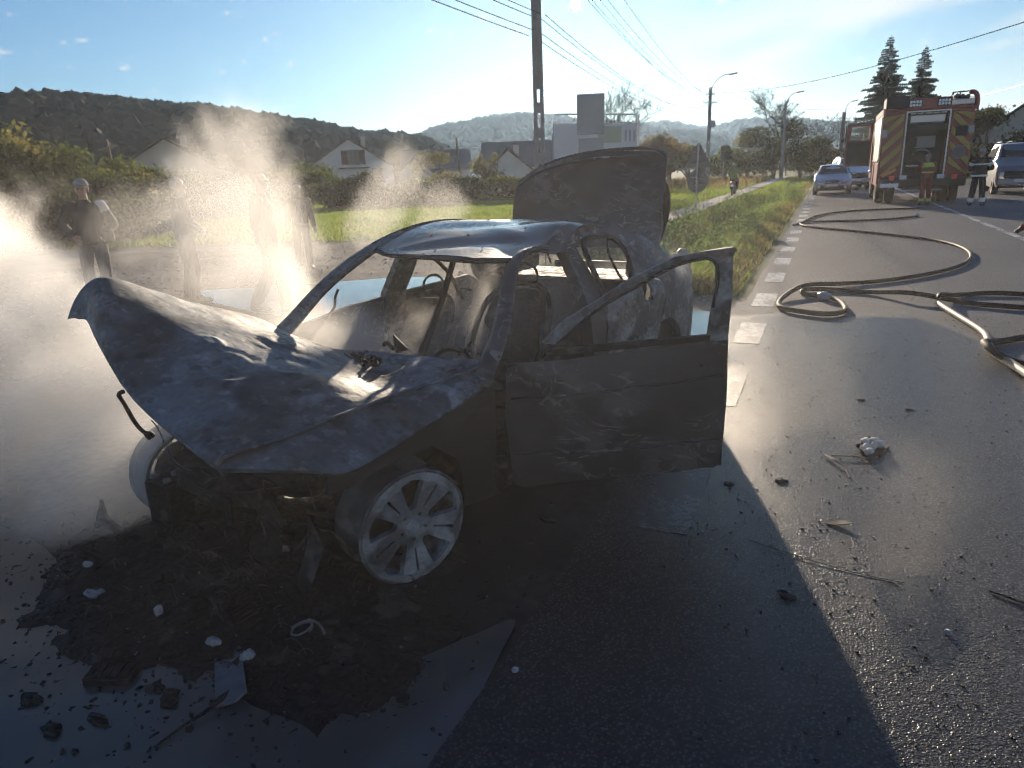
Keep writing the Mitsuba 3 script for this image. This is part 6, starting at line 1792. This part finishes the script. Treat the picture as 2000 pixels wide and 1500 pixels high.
# scooter and its rider going away on the footpath
sc = tag('motor_scooter', 'small dark motor scooter ridden along the footpath', 'scooter')
at = place(-4.66, 42.3, .035, rz=180)
for yy in (-.62, .62):
    w_ = put('wheel', xform(lathe([(.12, -.045), (.21, -.05), (.235, 0), (.21, .05), (.12, .045), (.12, -.045)], 24), trimesh.transformations.translation_matrix((0, yy, .235)) @ trimesh.transformations.euler_matrix(0, math.pi / 2, 0)), 'rubber', sc, smooth=30, at=at)
    put('rim', xform(lathe([(0, .03), (.12, .035), (.12, -.035), (0, -.03)], 18), trimesh.transformations.translation_matrix((0, yy, .235)) @ trimesh.transformations.euler_matrix(0, math.pi / 2, 0)), 'galvanised', w_, at=at)
put('body', cat([man(m3.Manifold.hull_points(np.vstack([sph((0, .55, .62), (.15, .2, .14)), sph((0, .1, .42), (.13, .2, .12))]).astype(np.float32))), box((0, -.2, .27), (.24, .6, .07), bevel=.02), trimesh.convex.convex_hull(np.array([(sx * .2, -.5, z) for sx in (-1, 1) for z in (.3, .85)] + [(sx * .16, -.44, .9) for sx in (-1, 1)] + [(sx * .2, -.45, .3) for sx in (-1, 1)]))]), 'car_dark', sc, smooth=40, at=at)
put('handlebar', tube([(-.33, -.42, 1.0), (0, -.46, 1.02), (.33, -.42, 1.0)], .018, 6), 'black_plastic', sc, at=at)
put('seat', box((0, .3, .78), (.24, .6, .08), bevel=.035), 'black_plastic', sc, at=at)
put('tail_lamp', box((0, .76, .66), (.14, .04, .07), bevel=.01), 'red_lamp', sc, at=at)
put('number_plate', box((0, .78, .52), (.16, .015, .13)), 'plate_white', sc, at=at)
k, j, at = person('scooter rider in a green high-visibility jacket seen from behind', -4.66, 42.3, 180, 1.72, dict(pelvis=(0, .22, .90), waist=(0, .22, 1.03), chest=(0, .18, 1.24), neck=(0, .16, 1.40), head=(0, .12, 1.55), shl=(.19, .16, 1.36), shr=(-.19, .16, 1.36), ell=(.30, -.06, 1.16), wrl=(.28, -.34, 1.08), elr=(-.30, -.06, 1.16), wrr=(-.28, -.34, 1.08),
                     hil=(.10, .2, .87), knl=(.17, -.20, .78), anl=(.15, -.12, .36), tol=(.15, -.28, .33), hir=(-.10, .2, .87), knr=(-.17, -.20, .78), anr=(-.15, -.12, .36), tor=(-.15, -.28, .33)), top='hi_vis_dull', legs='black_cloth', cap='helmet_grey', z=.035)
mat('hi_vis_dull', (0.12, 0.19, 0.06), 0.8)

# ---------------------------------------------------------------- smoke
LO, HI = np.array([-8.3, 0.25, -0.35]), np.array([2.2, 10.6, 3.05])
nx, ny, nz = 172, 170, 56
zz, yy, xx = np.meshgrid(np.linspace(LO[2], HI[2], nz), np.linspace(LO[1], HI[1], ny), np.linspace(LO[0], HI[0], nx), indexing='ij')
P = np.stack([xx, yy, zz], -1)
warp = np.stack([meshkit.fbm(P * 1.1 + s, 3, 20 + i) - 0.5 for i, s in enumerate((0, 11, 23))], -1)
Q = P + 0.55 * warp
F1, F2 = meshkit.fbm(Q * [4.6, 4.6, 4.0] + 3, 3, 41), meshkit.fbm(Q * [6.5, 6.5, 4.2] + 13, 3, 43)
N1 = 0.62 * meshkit.fbm(Q * [1.8, 1.8, 1.6] + 5, 4, 31) + 0.38 * F1
N2 = 0.55 * meshkit.fbm(Q * [2.1, 2.1, 1.6] + 9, 4, 33) + 0.45 * F2


def trail(a, b, r0, r1, n=9):
    """Largest Gaussian of balls along a line whose radius grows."""
    out = 0
    for t in np.linspace(0, 1, n):
        c = np.asarray(a) + (np.asarray(b) - a) * t
        r = r0 + (r1 - r0) * t
        out = np.maximum(out, np.exp(-((Q - c) ** 2).sum(-1) / r ** 2))
    return out


def puff(shape, dens, noise_, lo=.38, k=1.9):
    q = np.clip((shape * 1.35 - lo + (noise_ - .5) * 2.9 * shape ** .45) * k, 0, 1)
    return dens * q ** 1.4


D = 0.0078 * np.exp(-np.clip(zz - 1.3, 0, None) / 0.9) * (0.3 + 0.7 * np.clip((6.5 - yy) / 2.5, 0, 1)) * (0.6 + 0.8 * N1) * np.clip((1.5 - xx) / 1.8, 0, 1)
D = D + puff(trail((-3.25, 2.4, .10), (-7.6, 3.4, .72), .54, 1.36), 2.6, N1, .36, 4.5)
D = D + puff(trail((-4.1, 4.6, .25), (-5.2, 5.5, 1.65), .36, .66), .75, N2, .36, 2.6)
D = D + puff(trail((-4.9, 4.8, .7), (-5.5, 4.9, 1.25), .40, .5), .30, N2, .36)
D = D + puff(trail((-3.4, 4.0, .45), (-3.9, 4.4, .85), .34, .40), 1.2, N2, .3)
D = D + puff(trail((-2.85, 3.35, .72), (-2.2, 3.2, .80), .20, .26), 1.6, N2, .28)
D = D + puff(trail((.35, 2.5, .02), (.55, 3.4, .12), .10, .22), .10, N2, .3)
D = D + puff(trail((-2.5, 3.2, .55), (-1.75, 3.9, .72), .38, .48), .9, N2, .32)
D = D + puff(trail((-2.0, 4.3, .6), (-1.3, 5.0, .95), .45, .45), .6, N2, .32)
D = D + puff(trail((-2.95, 2.3, .25), (-2.3, 2.7, .5), .34, .30), .6, N2, .3)
D = D + puff(trail((-6.1, 9.0, .9), (-5.8, 9.5, 1.6), .32, .42), .45, N2, .3)
D = D + puff(trail((-5.4, 9.6, .8), (-5.2, 9.7, 1.2), .3, .35), .35, N2, .3)
D = D + puff(trail((-6.6, 7.2, .2), (-7.6, 8.2, 1.1), .5, .8), .12, N2, .36)
edge = np.minimum.reduce([xx - LO[0], HI[0] - xx, yy - LO[1], HI[1] - yy, HI[2] - zz]) / .35
D = np.clip(D, 0, 2.6) * np.clip(edge, 0, 1)
scene['smoke_air'] = {'type': 'heterogeneous', 'albedo': {'type': 'rgb', 'value': [0.885, 0.88, 0.86]}, 'phase': {'type': 'hg', 'g': 0.30},
                      'sigma_t': {'type': 'gridvolume', 'grid': mi.VolumeGrid(D[..., None].astype(np.float32)), 'to_world': T().translate(list(LO)).scale(list(HI - LO))}}
scene['smoke'] = {'type': 'cube', 'to_world': T().translate(list((LO + HI) / 2)).scale(list((HI - LO) / 2)), 'bsdf': {'type': 'null'}, 'interior': {'type': 'ref', 'id': 'smoke_air'}, 'exterior': {'type': 'ref', 'id': 'air'}}
labels['smoke'] = {'label': 'drifting pale smoke rising round the burnt car and over the lay-by', 'category': 'smoke', 'kind': 'stuff'}
scene['haze'] = {'type': 'cube', 'to_world': T().translate([0, 850, 50]).scale([2100, 1300, 52.5]), 'bsdf': {'type': 'null'}, 'interior': {'type': 'ref', 'id': 'air'}}
labels['haze'] = {'label': 'thin bluish haze over the whole valley', 'category': 'haze', 'kind': 'stuff'}
